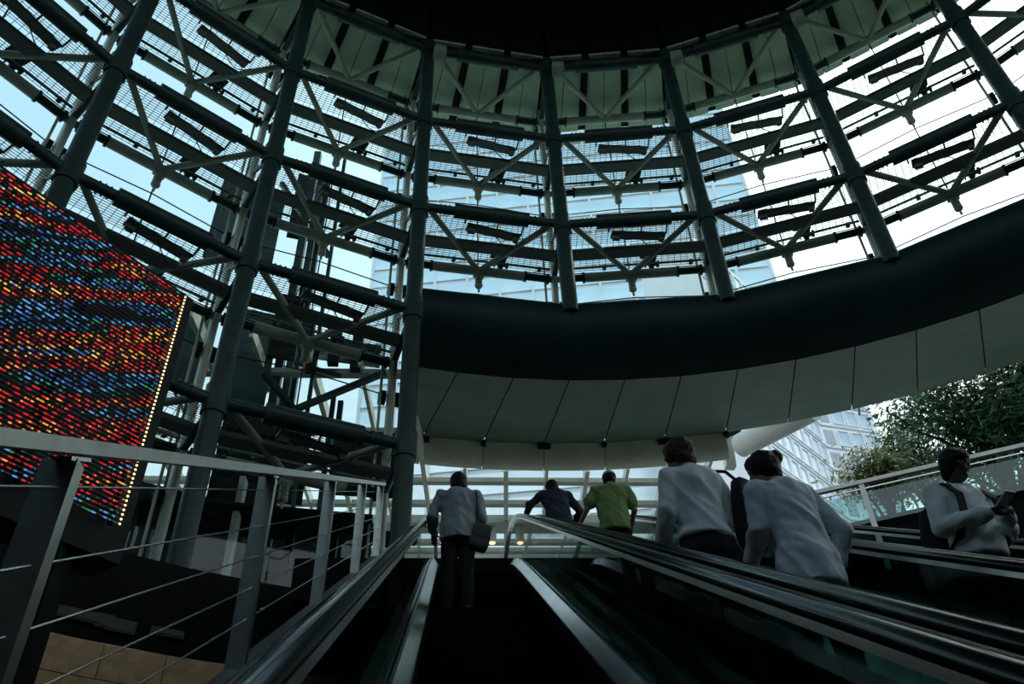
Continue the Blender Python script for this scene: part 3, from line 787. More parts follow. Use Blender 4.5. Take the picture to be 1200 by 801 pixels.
# ------------------------------------------------------------------ service tower left, between the two long columns
DT = 19.6
base = at_dist(300, 560, DT)
st = thing('service_tower', (base.x, base.y, FLOOR_UP), 'dark steel service tower with grey panels behind the screen-side column', 'tower')
def vert(x, y, r0, z0, z1, wd, mt='steel_dark', nm='post'):
    P = at_dist(x, y, r0); MB().beam((P.x, P.y, z0), (P.x, P.y, z1), wd, wd, (0, 1, 0)).build(nm, mt, st)
for (x, y, r0, wd) in ((333, 400, 19.4, 0.22), (345, 400, 20.4, 0.2), (364, 330, 20.6, 0.2), (322, 460, 20.8, 0.24), (268, 300, 20.2, 0.22), (393, 450, 19.0, 0.12), (402, 450, 19.4, 0.14), (365, 450, 18.8, 0.1), (372, 250, 20.8, 0.25)):
    vert(x, y, r0, FLOOR_UP, 24.0 if x < 380 else LZ[2], wd)
def panel(px, r0, nm='side_panel', mt='panel_teal', th=0.12):
    """upright panel between two pixel columns and two heights"""
    (xa, ya), (xb, yb), zlo_y, zhi_y = px
    A = at_dist(xa, ya, r0); B = at_dist(xb, yb, r0)
    z1 = at_dist(xa, zhi_y, r0).z; z0 = at_dist(xa, zlo_y, r0).z
    d = Vector((B.x-A.x, B.y-A.y, 0)).normalized(); n_ = Vector((d.y, -d.x, 0))*th
    vs = [Vector((q.x, q.y, z)) + e_ for z in (z0, z1) for q in (A, B) for e_ in (Vector(), n_)]
    m = MB(); m.add(vs, [(0, 2, 3, 1), (4, 5, 7, 6), (0, 1, 5, 4), (2, 6, 7, 3), (0, 4, 6, 2), (1, 3, 7, 5)]); m.build(nm, mt, st)
panel(((250, 255), (330, 255), 305, 205), 19.2)
panel(((275, 420), (320, 420), 480, 362), 19.2)
panel(((200, 410), (243, 410), 455, 355), 18.6)
panel(((345, 230), (385, 230), 280, 205), 20.6, 'side_panel', 'steel_black')
panel(((320, 380), (352, 380), 420, 345), 19.0, 'side_panel', 'steel_black')
panel(((330, 545), (360, 545), 590, 500), 18.9, 'side_panel', 'steel_black')
panel(((250, 545), (330, 545), 600, 480), 19.2, 'side_panel', 'wall_dark')
panel(((390, 545), (470, 545), 580, 505), 18.4, 'side_panel', 'wall_dark')
for (a, b, r0, r1, wd) in (((309, 437), (345, 480), 18.2, 18.6, 0.16), ((345, 480), (452, 436), 18.6, 18.0, 0.16), ((330, 215), (385, 300), 20.2, 20.2, 0.18),
                           ((300, 470), (330, 430), 19.9, 20.4, 0.2), ((352, 405), (446, 418), 18.9, 18.6, 0.5), ((345, 425), (400, 440), 18.8, 18.6, 0.1)):
    MB().beam(at_dist(*a, r0), at_dist(*b, r1), wd, wd*0.8).build('brace', 'steel_dark', st)
for (x, y) in ((360, 402), (392, 410), (418, 416), (366, 418)):
    P = at_dist(x, y, 18.6); MB().beam(P+Vector((0, 0, -0.5)), P+Vector((0, 0, 0.7)), 0.28, 0.2).build('strut', 'steel_black', st)

# dark low buildings behind the left side at street level
lw = MB(); na = 22
aL0, aL1 = radians(-100), radians(-13)
lw.add([drum(aL0+(aL1-aL0)*i/na, 24, z) for i in range(na+1) for z in (FLOOR_UP, FLOOR_UP+6.6)], [(2*i, 2*i+2, 2*i+3, 2*i+1) for i in range(na)])
tag(lw.build('wall_left', 'wall_dark'), kind='structure', label='dark low wall beyond the left columns at street level')
for n_, (xa, xb, y0_, y1_, mt, lab) in enumerate(((132, 152, 652, 560, 'concrete', 'grey concrete pillar below the right corner of the LED screen'),
                                          (275, 282, 640, 560, 'white_paint', 'narrow pale door post behind the railing'),
                                          (58, 74, 640, 618, 'white_paint', 'small pale sign panel under the LED screen'), (76, 92, 642, 624, 'concrete', 'small grey-green sign panel under the LED screen'),
                                          (0, 16, 622, 600, 'concrete', 'small grey panel at the left edge under the LED screen'))):
    A = at_dist(xa, (y0_+y1_)/2, 17.6); B = at_dist(xb, (y0_+y1_)/2, 17.6)
    za, zb_ = at_dist(xa, y0_, 17.6).z, at_dist(xa, y1_, 17.6).z
    za = max(za, FLOOR_UP) if n_ > 1 else FLOOR_UP
    m = MB(); m.beam(Vector((*((A+B)/2).xy, za)), Vector((*((A+B)/2).xy, zb_)), (B-A).length, 0.3, (0, 1, 0))
    if n_ > 1: m.beam(Vector((*((A+B)/2).xy, FLOOR_UP)), Vector((*((A+B)/2).xy, za)), 0.08, 0.08, (0, 1, 0))
    tag(m.build(['pillar', 'door_post', 'sign_panel', 'sign_panel', 'sign_panel'][n_], mt), lab, ['pillar', 'post', 'sign', 'sign', 'sign'][n_])
# kiosk with glowing window strip behind the railing
A = at_dist(318, 600, 18.0); B = at_dist(402, 612, 18.0)
t = thing('kiosk', (A.x, A.y, FLOOR_UP), 'dark kiosk wall behind the railing left of the landing column', 'kiosk')
MB().beam(Vector((A.x-3.2, A.y-0.6, FLOOR_UP)), Vector((A.x-3.2, A.y-0.6, FLOOR_UP+1.8)), 0.3, 0.3).build('corner_post', 'wall_dark', t)
MB().beam((A.x-3.2, A.y-0.5, FLOOR_UP+0.9), (B.x+0.6, B.y+0.2, FLOOR_UP+0.9), 0.25, 1.9).build('wall', 'wall_dark', t)
MB().beam((A.x-3.2, A.y-0.6, FLOOR_UP+3.0), (B.x+0.6, B.y+0.1, FLOOR_UP+3.0), 1.2, 0.2).build('roof', 'steel_black', t)
for x in (300, 345, 395):
    P = at_dist(x, 600, 18.0); MB().beam((P.x, P.y, FLOOR_UP+1.8), (P.x, P.y, FLOOR_UP+3.0), 0.16, 0.16, (0, 1, 0)).build('post', 'steel_black', t)

# gate posts left of the landing
P = at_dist(487, 600, 15.4)
t = thing('gate_post', (P.x, P.y, FLOOR_UP), 'dark twin posts beside the top of the left handrail', 'post')
for dx, h in ((-0.02, 1.75), (-0.22, 1.6)): MB().box((P.x+dx, P.y, FLOOR_UP+h/2), (0.12, 0.12, h)).build('post', 'steel_black', t)
MB().box((P.x-0.12, P.y, FLOOR_UP+1.45), (0.2, 0.06, 0.12)).build('crossbar', 'steel_black', t)

# ------------------------------------------------------------------ guard of the upper level on the right
GZ = FLOOR_UP + 1.15
g0 = at_z(905, 589, GZ); g1 = at_z(1200, 522, GZ); gd_ = (g1-g0).normalized(); g2 = g1 + gd_*3.5
gt = thing('glass_guard', (g0.x, g0.y, FLOOR_UP), 'glass guard with metal rail on the dark wall behind the phone user', 'guard')
GL = (g2-g0).length
MB().beam(g0, g2, 0.09, 0.07).build('top_rail', 'stainless_satin', gt)
MB().beam(g0+Vector((0, 0, -0.12)), g2+Vector((0, 0, -0.12)), 0.03, 0.02).build('sub_rail', 'stainless', gt)
bot = 0.62
npn = 5
for i in range(npn):
    a = g0 + gd_*(GL*i/npn + 0.02); b = g0 + gd_*(GL*(i+1)/npn - 0.02)
    MB().beam(a+Vector((0, 0, -0.18-bot/2+0.02)), b+Vector((0, 0, -0.18-bot/2+0.02)), 0.014, bot-0.06).build('guard_pane', 'glass_guard', gt)
for i in range(npn+1):
    a = g0 + gd_*(GL*i/npn)
    MB().beam(a, a+Vector((0, 0, -1.6)), 0.05, 0.09, gd_).build('post', 'stainless_satin', gt)
wr = MB(); wr.beam(g0+gd_*-1+Vector((0.1, 0.25, -0.62-1.3)), g2+Vector((0.1, 0.25, -0.62-1.3)), 0.3, 2.6)
tag(wr.build('wall_right', 'slab_dark'), kind='structure', label='dark wall under the glass guard on the right')

# ------------------------------------------------------------------ far buildings
def facade_building(name, label, corner, dirs, widths, z0, z1, floor_h, win_w, pitch_w, wall_m, pane_m, wh=0.6, start=(0.8, 0.8)):
    """two wings meeting at an inner corner, each a slab behind its window wall"""
    t = thing(name, (corner.x, corner.y, FLOOR_UP), label, 'building')
    for di in (0, 1):
        d_ = dirs[di]; nn = Vector((d_.y, -d_.x, 0))
        if nn.dot(-corner) < 0: nn = -nn
        a = corner.copy(); b = a + d_*widths[di]; dep = -nn*9
        m = MB(); m.add([Vector((q.x, q.y, z)) for z in (FLOOR_UP, z1) for q in (a, b, b+dep, a+dep)], [(0, 1, 2, 3), (7, 6, 5, 4), (0, 4, 5, 1), (1, 5, 6, 2), (2, 6, 7, 3), (3, 7, 4, 0)])
        m.build('wing', wall_m, t)
        R3 = Matrix((d_, -nn, Vector((0, 0, 1)))).transposed()
        hh = floor_h*wh
        me = MB().box((0, 0, 0), (win_w, 0.1, hh)).mesh('window', pane_m)
        fr = MB()
        for sx in (-1, 1): fr.box((sx*(win_w/2+0.06), -0.10, 0), (0.12, 0.20, hh+0.24))
        for sz in (-1, 1): fr.box((0, -0.10, sz*(hh/2+0.06)), (win_w, 0.20, 0.12))
        fme = fr.mesh('window_frame', wall_m)
        lme = MB().box((0, 0, 0), (1.5, 0.12, hh)).mesh('louver_panel', 'louver')
        z = z0 + floor_h*0.5
        while z < z1-1:
            u = start[di] + win_w/2
            while u < widths[di]-win_w/2:
                P = a + d_*u + nn*0.04; M = Matrix.Translation((P.x, P.y, z)) @ R3.to_4x4()
                wo = inst('window', me, t, M); inst('window_frame', fme, wo, M)
                u += pitch_w
            if di == 1:
                P = a + d_*1.0 + nn*0.04; inst('louver_panel', lme, t, Matrix.Translation((P.x, P.y, z)) @ R3.to_4x4())
            P0_ = a + nn*0.06
            MB().beam(Vector((P0_.x, P0_.y, z-floor_h/2)), Vector((*(P0_+d_*widths[di]).xy, z-floor_h/2)), 0.25, 0.14).build('floor_band', 'louver', t)
            z += floor_h
    return t
cor = at_dist(968, 520, 110.0); cor.z = 0
def hdir(x): 
    d = ray(x, 1247); return Vector((d.x, d.y, 0)).normalized()
da_ = -hdir(1850); db_ = hdir(5200)
facade_building('office_building', 'white office building with rows of windows beside the tree', cor, (da_, db_), (26, 9.5), 45, 86, 3.7, 1.7, 2.25, 'building_wall', 'building_glass', 0.62, (1.2, 2.4))
# glazed tower behind the middle bays
ta = at_dist(437, 320, 120.0); tb = at_dist(905, 320, 120.0); ta.z = tb.z = 0
td = (tb-ta).normalized(); tn = Vector((td.y, -td.x, 0)); TW = (tb-ta).length
tw = thing('glass_tower', (ta.x, ta.y, FLOOR_UP), 'pale blue glazed tower seen through the middle bays of the drum', 'building')
m = MB(); cc = (ta+tb)/2 - tn*10
m.beam(Vector((cc.x, cc.y, FLOOR_UP)), Vector((cc.x, cc.y, 175)), TW, 19.6, Vector((tn.x, tn.y, 0))); m.build('core', 'tower_frame', tw)
NC, FH = 12, 4.6; cw = TW/NC
R3 = Matrix((td, -tn, Vector((0, 0, 1)))).transposed().to_4x4()
pm_ = MB().box((0, 0, 0), (cw-0.5, 0.2, FH-1.0)).mesh('window_pane', 'tower_pane')
z = 45.0; rows = 0
while rows < 25:
    for i in range(NC):
        P = ta + td*(cw*(i+0.5)) + tn*0.05
        inst('window_pane', pm_, tw, Matrix.Translation((P.x, P.y, z)) @ R3)
    z += FH; rows += 1
for i in range(NC+1):
    P = ta + td*(cw*i) + tn*0.2
    MB().beam((P.x, P.y, 40), (P.x, P.y, 175), 0.35, 0.5, (td.x, td.y, 0)).build('fin', 'tower_frame', tw)

# ------------------------------------------------------------------ trees
def tree(name, label, base, trunk_h, crown_c, crown_r, nleaf, mt, seed, lsize=0.16, nbr=16):
    rnd = random.Random(seed)
    t = thing(name, base, label, 'tree')
    base = Vector(base); crown_c = Vector(crown_c)
    m = MB(); top = Vector((crown_c.x, crown_c.y, crown_c.z - crown_r[2]*0.35))
    mid = base.lerp(top, 0.55) + Vector((rnd.uniform(-.2, .2), rnd.uniform(-.2, .2), 0))
    m.tube(base, mid, 0.32, 10, 0.25); m.tube(mid, top, 0.25, 10, 0.17); m.build('trunk', 'bark', t, True)
    tips = []; m = MB()
    for i in range(nbr):
        while True:
            v = Vector((rnd.uniform(-1, 1), rnd.uniform(-1, 1), rnd.uniform(-1, 1)))
            if 0.3 < v.length < 1: break
        tip = crown_c + Vector((v.x*crown_r[0], v.y*crown_r[1], v.z*crown_r[2]))
        s_ = mid.lerp(top, rnd.random()); k_ = s_.lerp(tip, 0.5) + Vector((rnd.uniform(-.4, .4), rnd.uniform(-.4, .4), rnd.uniform(0, .6)))
        m.tube(s_, k_, 0.10, 6, 0.06); m.tube(k_, tip, 0.06, 6, 0.02); tips += [tip, k_.lerp(tip, 0.6)]
        for j in range(3):
            t2 = tip + Vector((rnd.uniform(-1, 1)*crown_r[0]*.35, rnd.uniform(-1, 1)*crown_r[1]*.35, rnd.uniform(-.6, .6)*crown_r[2]*.4))
            m.tube(k_.lerp(tip, 0.3+0.25*j), t2, 0.03, 5, 0.012); tips.append(t2)
    m.build('branches', 'bark', t, True)
    vs = []; fs = []
    for i in range(nleaf):
        c = tips[rnd.randrange(len(tips))] + Vector((rnd.gauss(0, .45), rnd.gauss(0, .45), rnd.gauss(0, .33)))
        d = Vector((rnd.gauss(0, 1), rnd.gauss(0, 1), rnd.gauss(0, .7))).normalized(); o_ = d.orthogonal().normalized()
        q = lsize*rnd.uniform(.6, 1.3); n0 = len(vs)
        vs += [c-d*q, c+o_*q*.5, c+d*q, c-o_*q*.5]; fs.append((n0, n0+1, n0+2, n0+3))
    m = MB(); m.v = vs; m.f = fs
    tag(m.build('foliage', mt, t), 'green leaves', kind='stuff')
    return t
c1 = at_dist(1140, 478, 33.0)
tree('leafy_tree', 'large dark green tree filling the right under the brim', (c1.x+0.6, c1.y+0.3, FLOOR_UP), 6, c1, (3.3, 3.2, 2.9), 15000, 'leaf', 3, 0.17, 34)
c2 = at_dist(1235, 455, 31.0)
tree('leafy_tree', 'dark green tree cut by the right edge, beside the large one', (c2.x, c2.y, FLOOR_UP), 6, c2, (2.6, 2.4, 3.2), 8000, 'leaf', 5, 0.17, 24)
c3 = at_dist(1030, 558, 36.0)
tree('leafy_tree', 'yellow-green bushy tree above the guard, left of the phone user', (c3.x, c3.y, FLOOR_UP), 4, c3, (1.2, 1.2, 0.7), 3600, 'leaf_yellow', 9, 0.14, 16)
c4 = at_dist(1072, 535, 38.0)
tree('leafy_tree', 'green bushy tree behind the phone user, left of the large tree', (c4.x, c4.y, FLOOR_UP), 4, c4, (1.6, 1.6, 1.5), 5000, 'leaf', 11, 0.15, 18)

# ------------------------------------------------------------------ people
def remesh(mb, name, m, voxel, smooth=4, fold=0.0, ffreq=8.0, seed=0):
    me0 = mb.mesh('tmp', None); o = bpy.data.objects.new('tmp', me0); COL.objects.link(o)
    md = o.modifiers.new('r', 'REMESH'); md.mode = 'VOXEL'; md.voxel_size = voxel; md.use_smooth_shade = True
    if smooth: ms = o.modifiers.new('s', 'SMOOTH'); ms.iterations = smooth; ms.factor = 0.5
    dg = bpy.context.evaluated_depsgraph_get(); me = bpy.data.meshes.new_from_object(o.evaluated_get(dg))
    bpy.data.objects.remove(o); bpy.data.meshes.remove(me0); me.name = name
    if fold:
        nr = [v.normal.copy() for v in me.vertices]
        for v, n_ in zip(me.vertices, nr):
            q = v.co*ffreq + Vector((seed*3.1, seed*1.7, 0))
            k = noise.noise(Vector((q.x, q.y, q.z*0.45))) + 0.6*noise.noise(Vector((q.x*1.6+q.z*1.3, q.y*1.6, q.z*1.2)))
            rd = 1-abs(noise.noise(Vector((q.x*0.7+q.z*0.35, q.y*0.7-q.z*0.2, q.z*0.30+seed))))*2.4
            v.co += n_*fold*(k*0.8 + max(rd, 0)*0.9)
    me.materials.clear(); me.materials.append(MATS[m])
    me.polygons.foreach_set('use_smooth', [True]*len(me.polygons)); return me

def hand(mb, wrist, d, nrm, s_, curl=0.5):
    """palm and five fingers; d towards the fingertips, nrm out of the back of the hand, s_ = thumb side"""
    d = d.normalized(); side = d.cross(nrm).normalized()*s_; nrm = side.cross(d).normalized()*s_
    pc = wrist + d*0.05
    mb.loft([(wrist, side*0.024, nrm*0.018), (wrist+d*0.03, side*0.036, nrm*0.017), (wrist+d*0.085, side*0.042, nrm*0.014)], 10)
    for i, (off, ln) in enumerate(((0.030, 0.075), (0.010, 0.085), (-0.011, 0.078), (-0.031, 0.060))):
        p = wrist + d*0.082 + side*off; dirv = d.copy()
        for j, q in enumerate((0.45, 0.33, 0.22)):
            dirv = (Matrix.Rotation(curl*(0.5+0.35*j), 3, d.cross(nrm)) @ dirv) if False else (dirv*cos(curl*0.6) - nrm*sin(curl*0.6)).normalized()
            p2 = p + dirv*ln*q*1.1; mb.cap_tube(p, p2, 0.0095-0.001*j, 0.0088-0.001*j, 7)
            nrm_ = nrm; p = p2; nrm = (nrm*cos(curl*0.6) + dirv*sin(curl*0.6)*0).normalized() if False else nrm
            d_keep = dirv; nrm = (nrm + dirv*sin(curl*0.35)).normalized()
        nrm = side.cross(d).normalized()*s_
    p = wrist + d*0.03 + side*0.03; p2 = p + (d*0.6+side*0.75-nrm*0.3).normalized()*0.04; p3 = p2 + (d*0.95+side*0.15-nrm*0.35).normalized()*0.032
    mb.cap_tube(p, p2, 0.013, 0.011, 7); mb.cap_tube(p2, p3, 0.011, 0.009, 7)

def person(loc_, yaw, H, label, lean=0.0, side=0.0, nod=0.0, turn=0.0, armL=None, armR=None, footL=(-0.11, 0.03), footR=(0.11, -0.03), shirt='cloth_white', sleeve=1.0,
           pants='cloth_black', hair='hair_black', hairstyle='short', skin='skin', hem=0.88, wide=1.0, seed=1, face=False, curlL=0.9, curlR=0.9):
    k = H/1.75
    t = thing('person', loc_, label, 'person')
    M = Matrix.Translation(Vector(loc_)) @ Matrix.Rotation(yaw, 4, 'Z') @ Matrix.Scale(k, 4)
    RL = Matrix.Rotation(-lean, 3, 'X'); RS = Matrix.Rotation(side, 3, 'Y'); piv = Vector((0, 0, 0.98))
    def T(p):
        p = Vector(p); 
        if p.z < piv.z: return p
        w_ = min(1, (p.z-piv.z)/0.25); 
        A = Matrix.Rotation(-lean*w_, 3, 'X') @ Matrix.Rotation(side*w_, 3, 'Y')
        return piv + A @ (p-piv)
    A = RL @ RS
    X, Y = A @ Vector((1, 0, 0)), A @ Vector((0, 1, 0))
    shL, shR = T((-0.185*wide, -0.01, 1.425)), T((0.185*wide, -0.01, 1.425))
    nb_ = T((0, -0.015, 1.475))
    HR = A @ Matrix.Rotation(turn, 3, 'Z') @ Matrix.Rotation(-nod, 3, 'X')
    hd = nb_ + HR @ Vector((0, 0.035, 0.165))
    armL = [Vector(q) for q in (armL or ((-0.26, -0.02, 1.14), (-0.24, 0.06, 0.89)))]
    armR = [Vector(q) for q in (armR or ((0.26, -0.02, 1.14), (0.24, 0.06, 0.89)))]
    # body
    b = MB()
    def torso(mb, ex, z0=0.80):
        secs = []
        for z, rx, ry, cy in ((0.80, 0.10, 0.09, -0.01), (0.86, 0.155, 0.115, -0.015), (0.95, 0.168, 0.122, -0.012), (1.05, 0.148, 0.108, 0.0), (1.16, 0.150, 0.108, 0.005), (1.28, 0.168, 0.118, 0.008),
                              (1.38, 0.178, 0.112, 0.0), (1.435, 0.160, 0.090, -0.01), (1.475, 0.085, 0.066, -0.015)):
            if z < z0: continue
            w_ = min(1, max(0, (z-piv.z)/0.25)); B = Matrix.Rotation(-lean*w_, 3, 'X') @ Matrix.Rotation(side*w_, 3, 'Y')
            secs.append((T((0, cy, z)), B @ Vector(((rx*wide+ex), 0, 0)), B @ Vector((0, ry+ex, 0))))
        mb.loft(secs, 18)
    torso(b, 0.0)
    hips = (Vector((-0.09, -0.01, 0.90)), Vector((0.09, -0.01, 0.90)))
    legs = []
    for hp, (fx, fy) in zip(hips, (footL, footR)):
        an = Vector((fx, fy-0.03, 0.085)); kn = hp.lerp(an, 0.5) + Vector((0, 0.03, 0.01)); legs.append((hp, kn, an))
        b.cap_tube(hp, kn, 0.085, 0.056); b.cap_tube(kn, an, 0.054, 0.036); b.cap_tube(an+Vector((0, -0.02, -0.04)), an+Vector((0, 0.14, -0.05)), 0.036, 0.03)
    for sh, (el, wr) in ((shL, armL), (shR, armR)):
        b.cap_tube(sh, el, 0.052, 0.042); b.cap_tube(el, wr, 0.041, 0.027)
    b.cap_tube(nb_, nb_.lerp(hd, 0.6), 0.056, 0.052)
    b.ball(hd, 0.076, 0.094, 0.112, 14, 10, HR)
    b.ball(hd+HR @ Vector((0, 0.030, -0.062)), 0.056, 0.060, 0.056, 12, 8, HR)
    b.cap_tube(hd+HR @ Vector((0, 0.090, -0.002)), hd+HR @ Vector((0, 0.108, -0.030)), 0.011, 0.014, 7)
    b.ball(hd+HR @ Vector((0, 0.088, -0.062)), 0.024, 0.012, 0.010, 8, 6, HR)
    for s_ in (-1, 1):
        b.ball(hd+HR @ Vector((s_*0.080, -0.005, -0.008)), 0.012, 0.022, 0.034, 8, 6, HR)
        b.ball(hd+HR @ Vector((s_*0.032, 0.078, 0.022)), 0.024, 0.016, 0.010, 8, 6, HR)
    for s_, (el, wr), cu in ((-1, armL, curlL), (1, armR, curlR)):
        d = (wr-el).normalized(); up = Vector((0, 0, 1)) - d*d.z
        if up.length < 0.3: up = Vector((s_*1.0, 0.2, 0)) - d*(d.x*s_)
        hand(b, wr, d, up.normalized(), -s_ if up.z > 0.2 else s_, cu)
    inst('body', remesh(b, 'body', skin, 0.0085, 3), t, M)
    # trousers
    c = MB()
    c.loft([((0, -0.015, 0.80), (0.10, 0, 0), (0, 0.10, 0)), ((0, -0.018, 0.88), (0.170, 0, 0), (0, 0.128, 0)), ((0, -0.015, 0.96), (0.172, 0, 0), (0, 0.128, 0)), (T((0, -0.004, 1.035)), (0.155*wide, 0, 0), (0, 0.116, 0))], 18)
    for hp, kn, an in legs:
        c.cap_tube(hp, kn, 0.102, 0.076); c.cap_tube(kn, an+Vector((0, 0, 0.02)), 0.076, 0.066)
        c.tube(an+Vector((0, 0, 0.03)), an+Vector((0, 0.01, -0.055)), 0.068, 12, 0.072)
    inst('trousers', remesh(c, 'trousers', pants, 0.014, 4, 0.007, 9, seed+5), t, M)
    # shoes
    for hp, kn, an in legs:
        m_ = MB(); q = an
        m_.loft([(q+Vector((0, -0.07, -0.055)), (0.03, 0, 0), (0, 0, 0.022)), (q+Vector((0, -0.04, -0.045)), (0.04, 0, 0), (0, 0, 0.042)), (q+Vector((0, 0.05, -0.05)), (0.043, 0, 0), (0, 0, 0.036)),
                 (q+Vector((0, 0.13, -0.06)), (0.046, 0, 0), (0, 0, 0.026)), (q+Vector((0, 0.185, -0.066)), (0.026, 0, 0), (0, 0, 0.014))], 12)
        m_.build('shoe', 'shoe', t, True, M)
    # shirt
    c = MB(); ex = 0.020
    secs = []
    for z, rx, ry, cy in ((hem, 0.176, 0.132, -0.014), (0.97, 0.172, 0.130, -0.012), (1.05, 0.160*wide, 0.120, 0.0), (1.16, 0.160*wide, 0.118, 0.005), (1.28, 0.176*wide, 0.124, 0.008), (1.37, 0.186*wide, 0.118, 0.0),
                          (1.43, 0.168*wide, 0.098, -0.01), (1.478, 0.088, 0.070, -0.015)):
        w_ = min(1, max(0, (z-piv.z)/0.25)); B = Matrix.Rotation(-lean*w_, 3, 'X') @ Matrix.Rotation(side*w_, 3, 'Y')
        secs.append((T((0, cy, z)), B @ Vector((rx+ex, 0, 0)), B @ Vector((0, ry+ex, 0))))
    c.loft(secs, 20)
    for sh, (el, wr) in ((shL, armL), (shR, armR)):
        if sleeve >= 0.9:
            c.cap_tube(nb_+A @ Vector((0, 0, -0.045)), sh+A @ Vector((0, 0, 0.004)), 0.062, 0.060); c.cap_tube(sh, el, 0.066, 0.058); c.cap_tube(el, el.lerp(wr, 0.93), 0.058, 0.046)
        else:
            c.cap_tube(nb_+A @ Vector((0, 0, -0.045)), sh+A @ Vector((0, 0, 0.004)), 0.062, 0.062); c.cap_tube(sh, sh.lerp(el, sleeve), 0.068, 0.074)
    sme = remesh(c, 'shirt', shirt, 0.0105, 4, 0.017, 9.5, seed)
    so = inst('shirt', sme, t, M)
    cl_ = MB(); cb = nb_+HR @ Vector((0, 0.0, 0.0))
    cl_.loft([(nb_+A @ Vector((0, 0, -0.02)), X*0.078, Y*0.072), (nb_+A @ Vector((0, 0.004, 0.035)), X*0.066, Y*0.064)], 14); cl_.build('collar', shirt, so, True, M)
    # hair
    h = MB()
    if hairstyle != 'cap':
        h.ball(hd+HR @ Vector((0, -0.020, 0.022)), 0.100, 0.110, 0.116, 16, 10, HR)
        h.ball(hd+HR @ Vector((0, 0.03, 0.070)), 0.074, 0.062, 0.054, 12, 8, HR)
        h.ball(hd+HR @ Vector((0, -0.045, -0.045)), 0.084, 0.066, 0.078, 12, 8, HR)
        if hairstyle == 'bun': h.ball(hd+HR @ Vector((0.035, -0.115, 0.055)), 0.052, 0.050, 0.050, 12, 8, HR)
        if hairstyle == 'full':
            h.ball(hd+HR @ Vector((0, -0.045, -0.075)), 0.096, 0.078, 0.090, 12, 8, HR)
        inst('hair', remesh(h, 'hair', hair, 0.0085, 3, 0.0035, 60, seed+2), t, M)
    else:
        h.ball(hd+HR @ Vector((0, -0.02, -0.005)), 0.082, 0.094, 0.095, 14, 10, HR)
        inst('hair', remesh(h, 'hair', hair, 0.010, 3, 0.004, 30, seed+2), t, M)
        cpm = MB()
        rg = []
        for q in range(7):
            th = q/6*pi/2*0.98; rg.append([hd+HR @ Vector((0.096*cos(th)*cos(2*pi*i/18), -0.008+0.110*cos(th)*sin(2*pi*i/18), 0.028+0.098*sin(th))) for i in range(18)])
        cpm.sweep(rg)
        co = cpm.build('cap', 'cap_grey', t, True, M)
        bm_ = MB(); bm_.loft([(hd+HR @ Vector((0, 0.095, 0.034)), HR @ Vector((0.085, 0, 0)), HR @ Vector((0, 0, 0.010))), (hd+HR @ Vector((0, 0.165, 0.022)), HR @ Vector((0.055, 0, 0)), HR @ Vector((0, 0, 0.006)))], 12)
        bm_.build('cap_peak', 'cap_grey', co, True, M)
        bt = MB(); bt.ball(hd+HR @ Vector((0, -0.008, 0.127)), 0.012, 0.012, 0.008, 8, 6, HR); bt.build('cap_button', 'cap_grey', co, True, M)
    if face:
        for s_ in (-1, 1):
            e_ = MB(); e_.ball(hd+HR @ Vector((s_*0.032, 0.086, 0.006)), 0.014, 0.010, 0.008, 8, 6, HR); e_.build('eye', 'eye', t, True, M)
    return t, M, dict(hd=hd, HR=HR, shL=shL, shR=shR, A=A, armL=armL, armR=armR)

def step_at(e, i):
    y = -3.9+0.4*i; return y+0.2, nose(y)+(0.0, -0.015, -0.04)[e]+0.008
# 1 grey jacket, head bowed, on the nearest escalator
y, z = step_at(0, 30)
p1, M1, J1 = person((0.05, y, z), radians(2), 1.66, 'person in a grey jacket seen from behind, head bowed, on the nearest escalator', lean=0.06, nod=0.2,
    armL=((-0.30, 0.02, 1.15), (-0.27, 0.24, 1.06)), armR=((0.27, 0.0, 1.14), (0.22, 0.24, 1.08)), shirt='cloth_jacket', hem=0.84, wide=1.08, seed=1, hairstyle='full')
def bag(M, pts_c, size, rot, m, label, strap=None, name='shoulder_bag', flap=True):
    w_, d_, h_ = size; Q = Matrix.Rotation(rot[2], 3, 'Z') @ Matrix.Rotation(rot[1], 3, 'Y') @ Matrix.Rotation(rot[0], 3, 'X'); c = Vector(pts_c)
    t = thing(name, M @ c, label, 'bag')
    mb = MB(); rings = []
    for zf, k_ in ((-0.5, 0.80), (-0.47, 0.95), (-0.3, 1.06), (0.0, 1.04), (0.3, 0.94), (0.47, 0.80), (0.5, 0.62)):
        rings.append([c + Q @ Vector((w_/2*k_*sx*(1 if abs(sy) < 1 else 0.86), d_/2*k_*sy, h_*zf)) for sx, sy in ((-1, -0.5), (-1, -1), (0, -1.12), (1, -1), (1, -0.5), (1, 0.5), (1, 1), (0, 1.12), (-1, 1), (-1, 0.5))])
    mb.sweep(rings); body = mb.build('bag_body', m, t, True, M)
    if flap:
        f_ = MB(); f_.sweep([[c + Q @ Vector((w_/2*sx, yy, zz)) for sx in (-0.9, 0.9)] for yy, zz in ((-d_*0.62, -h_*0.02), (-d_*0.64, h_*0.3), (-d_*0.5, h_*0.5), (d_*0.4, h_*0.52))], closed=False, caps=False); f_.build('flap', m, t, False, M)
    if strap:
        MB().path([Vector(q) for q in strap], 0.011, 6).build('strap', m, t, True, M)
    return t
bag(M1, (0.235, -0.06, 0.86), (0.22, 0.11, 0.30), (0, 0.25, 0.2), 'bag_olive', 'dark olive shoulder bag hanging at the right hip of the grey jacket person',
    [(0.22, -0.05, 1.0), (0.215, -0.10, 1.2), (0.20, -0.075, 1.42), (0.19, 0.0, 1.49)])
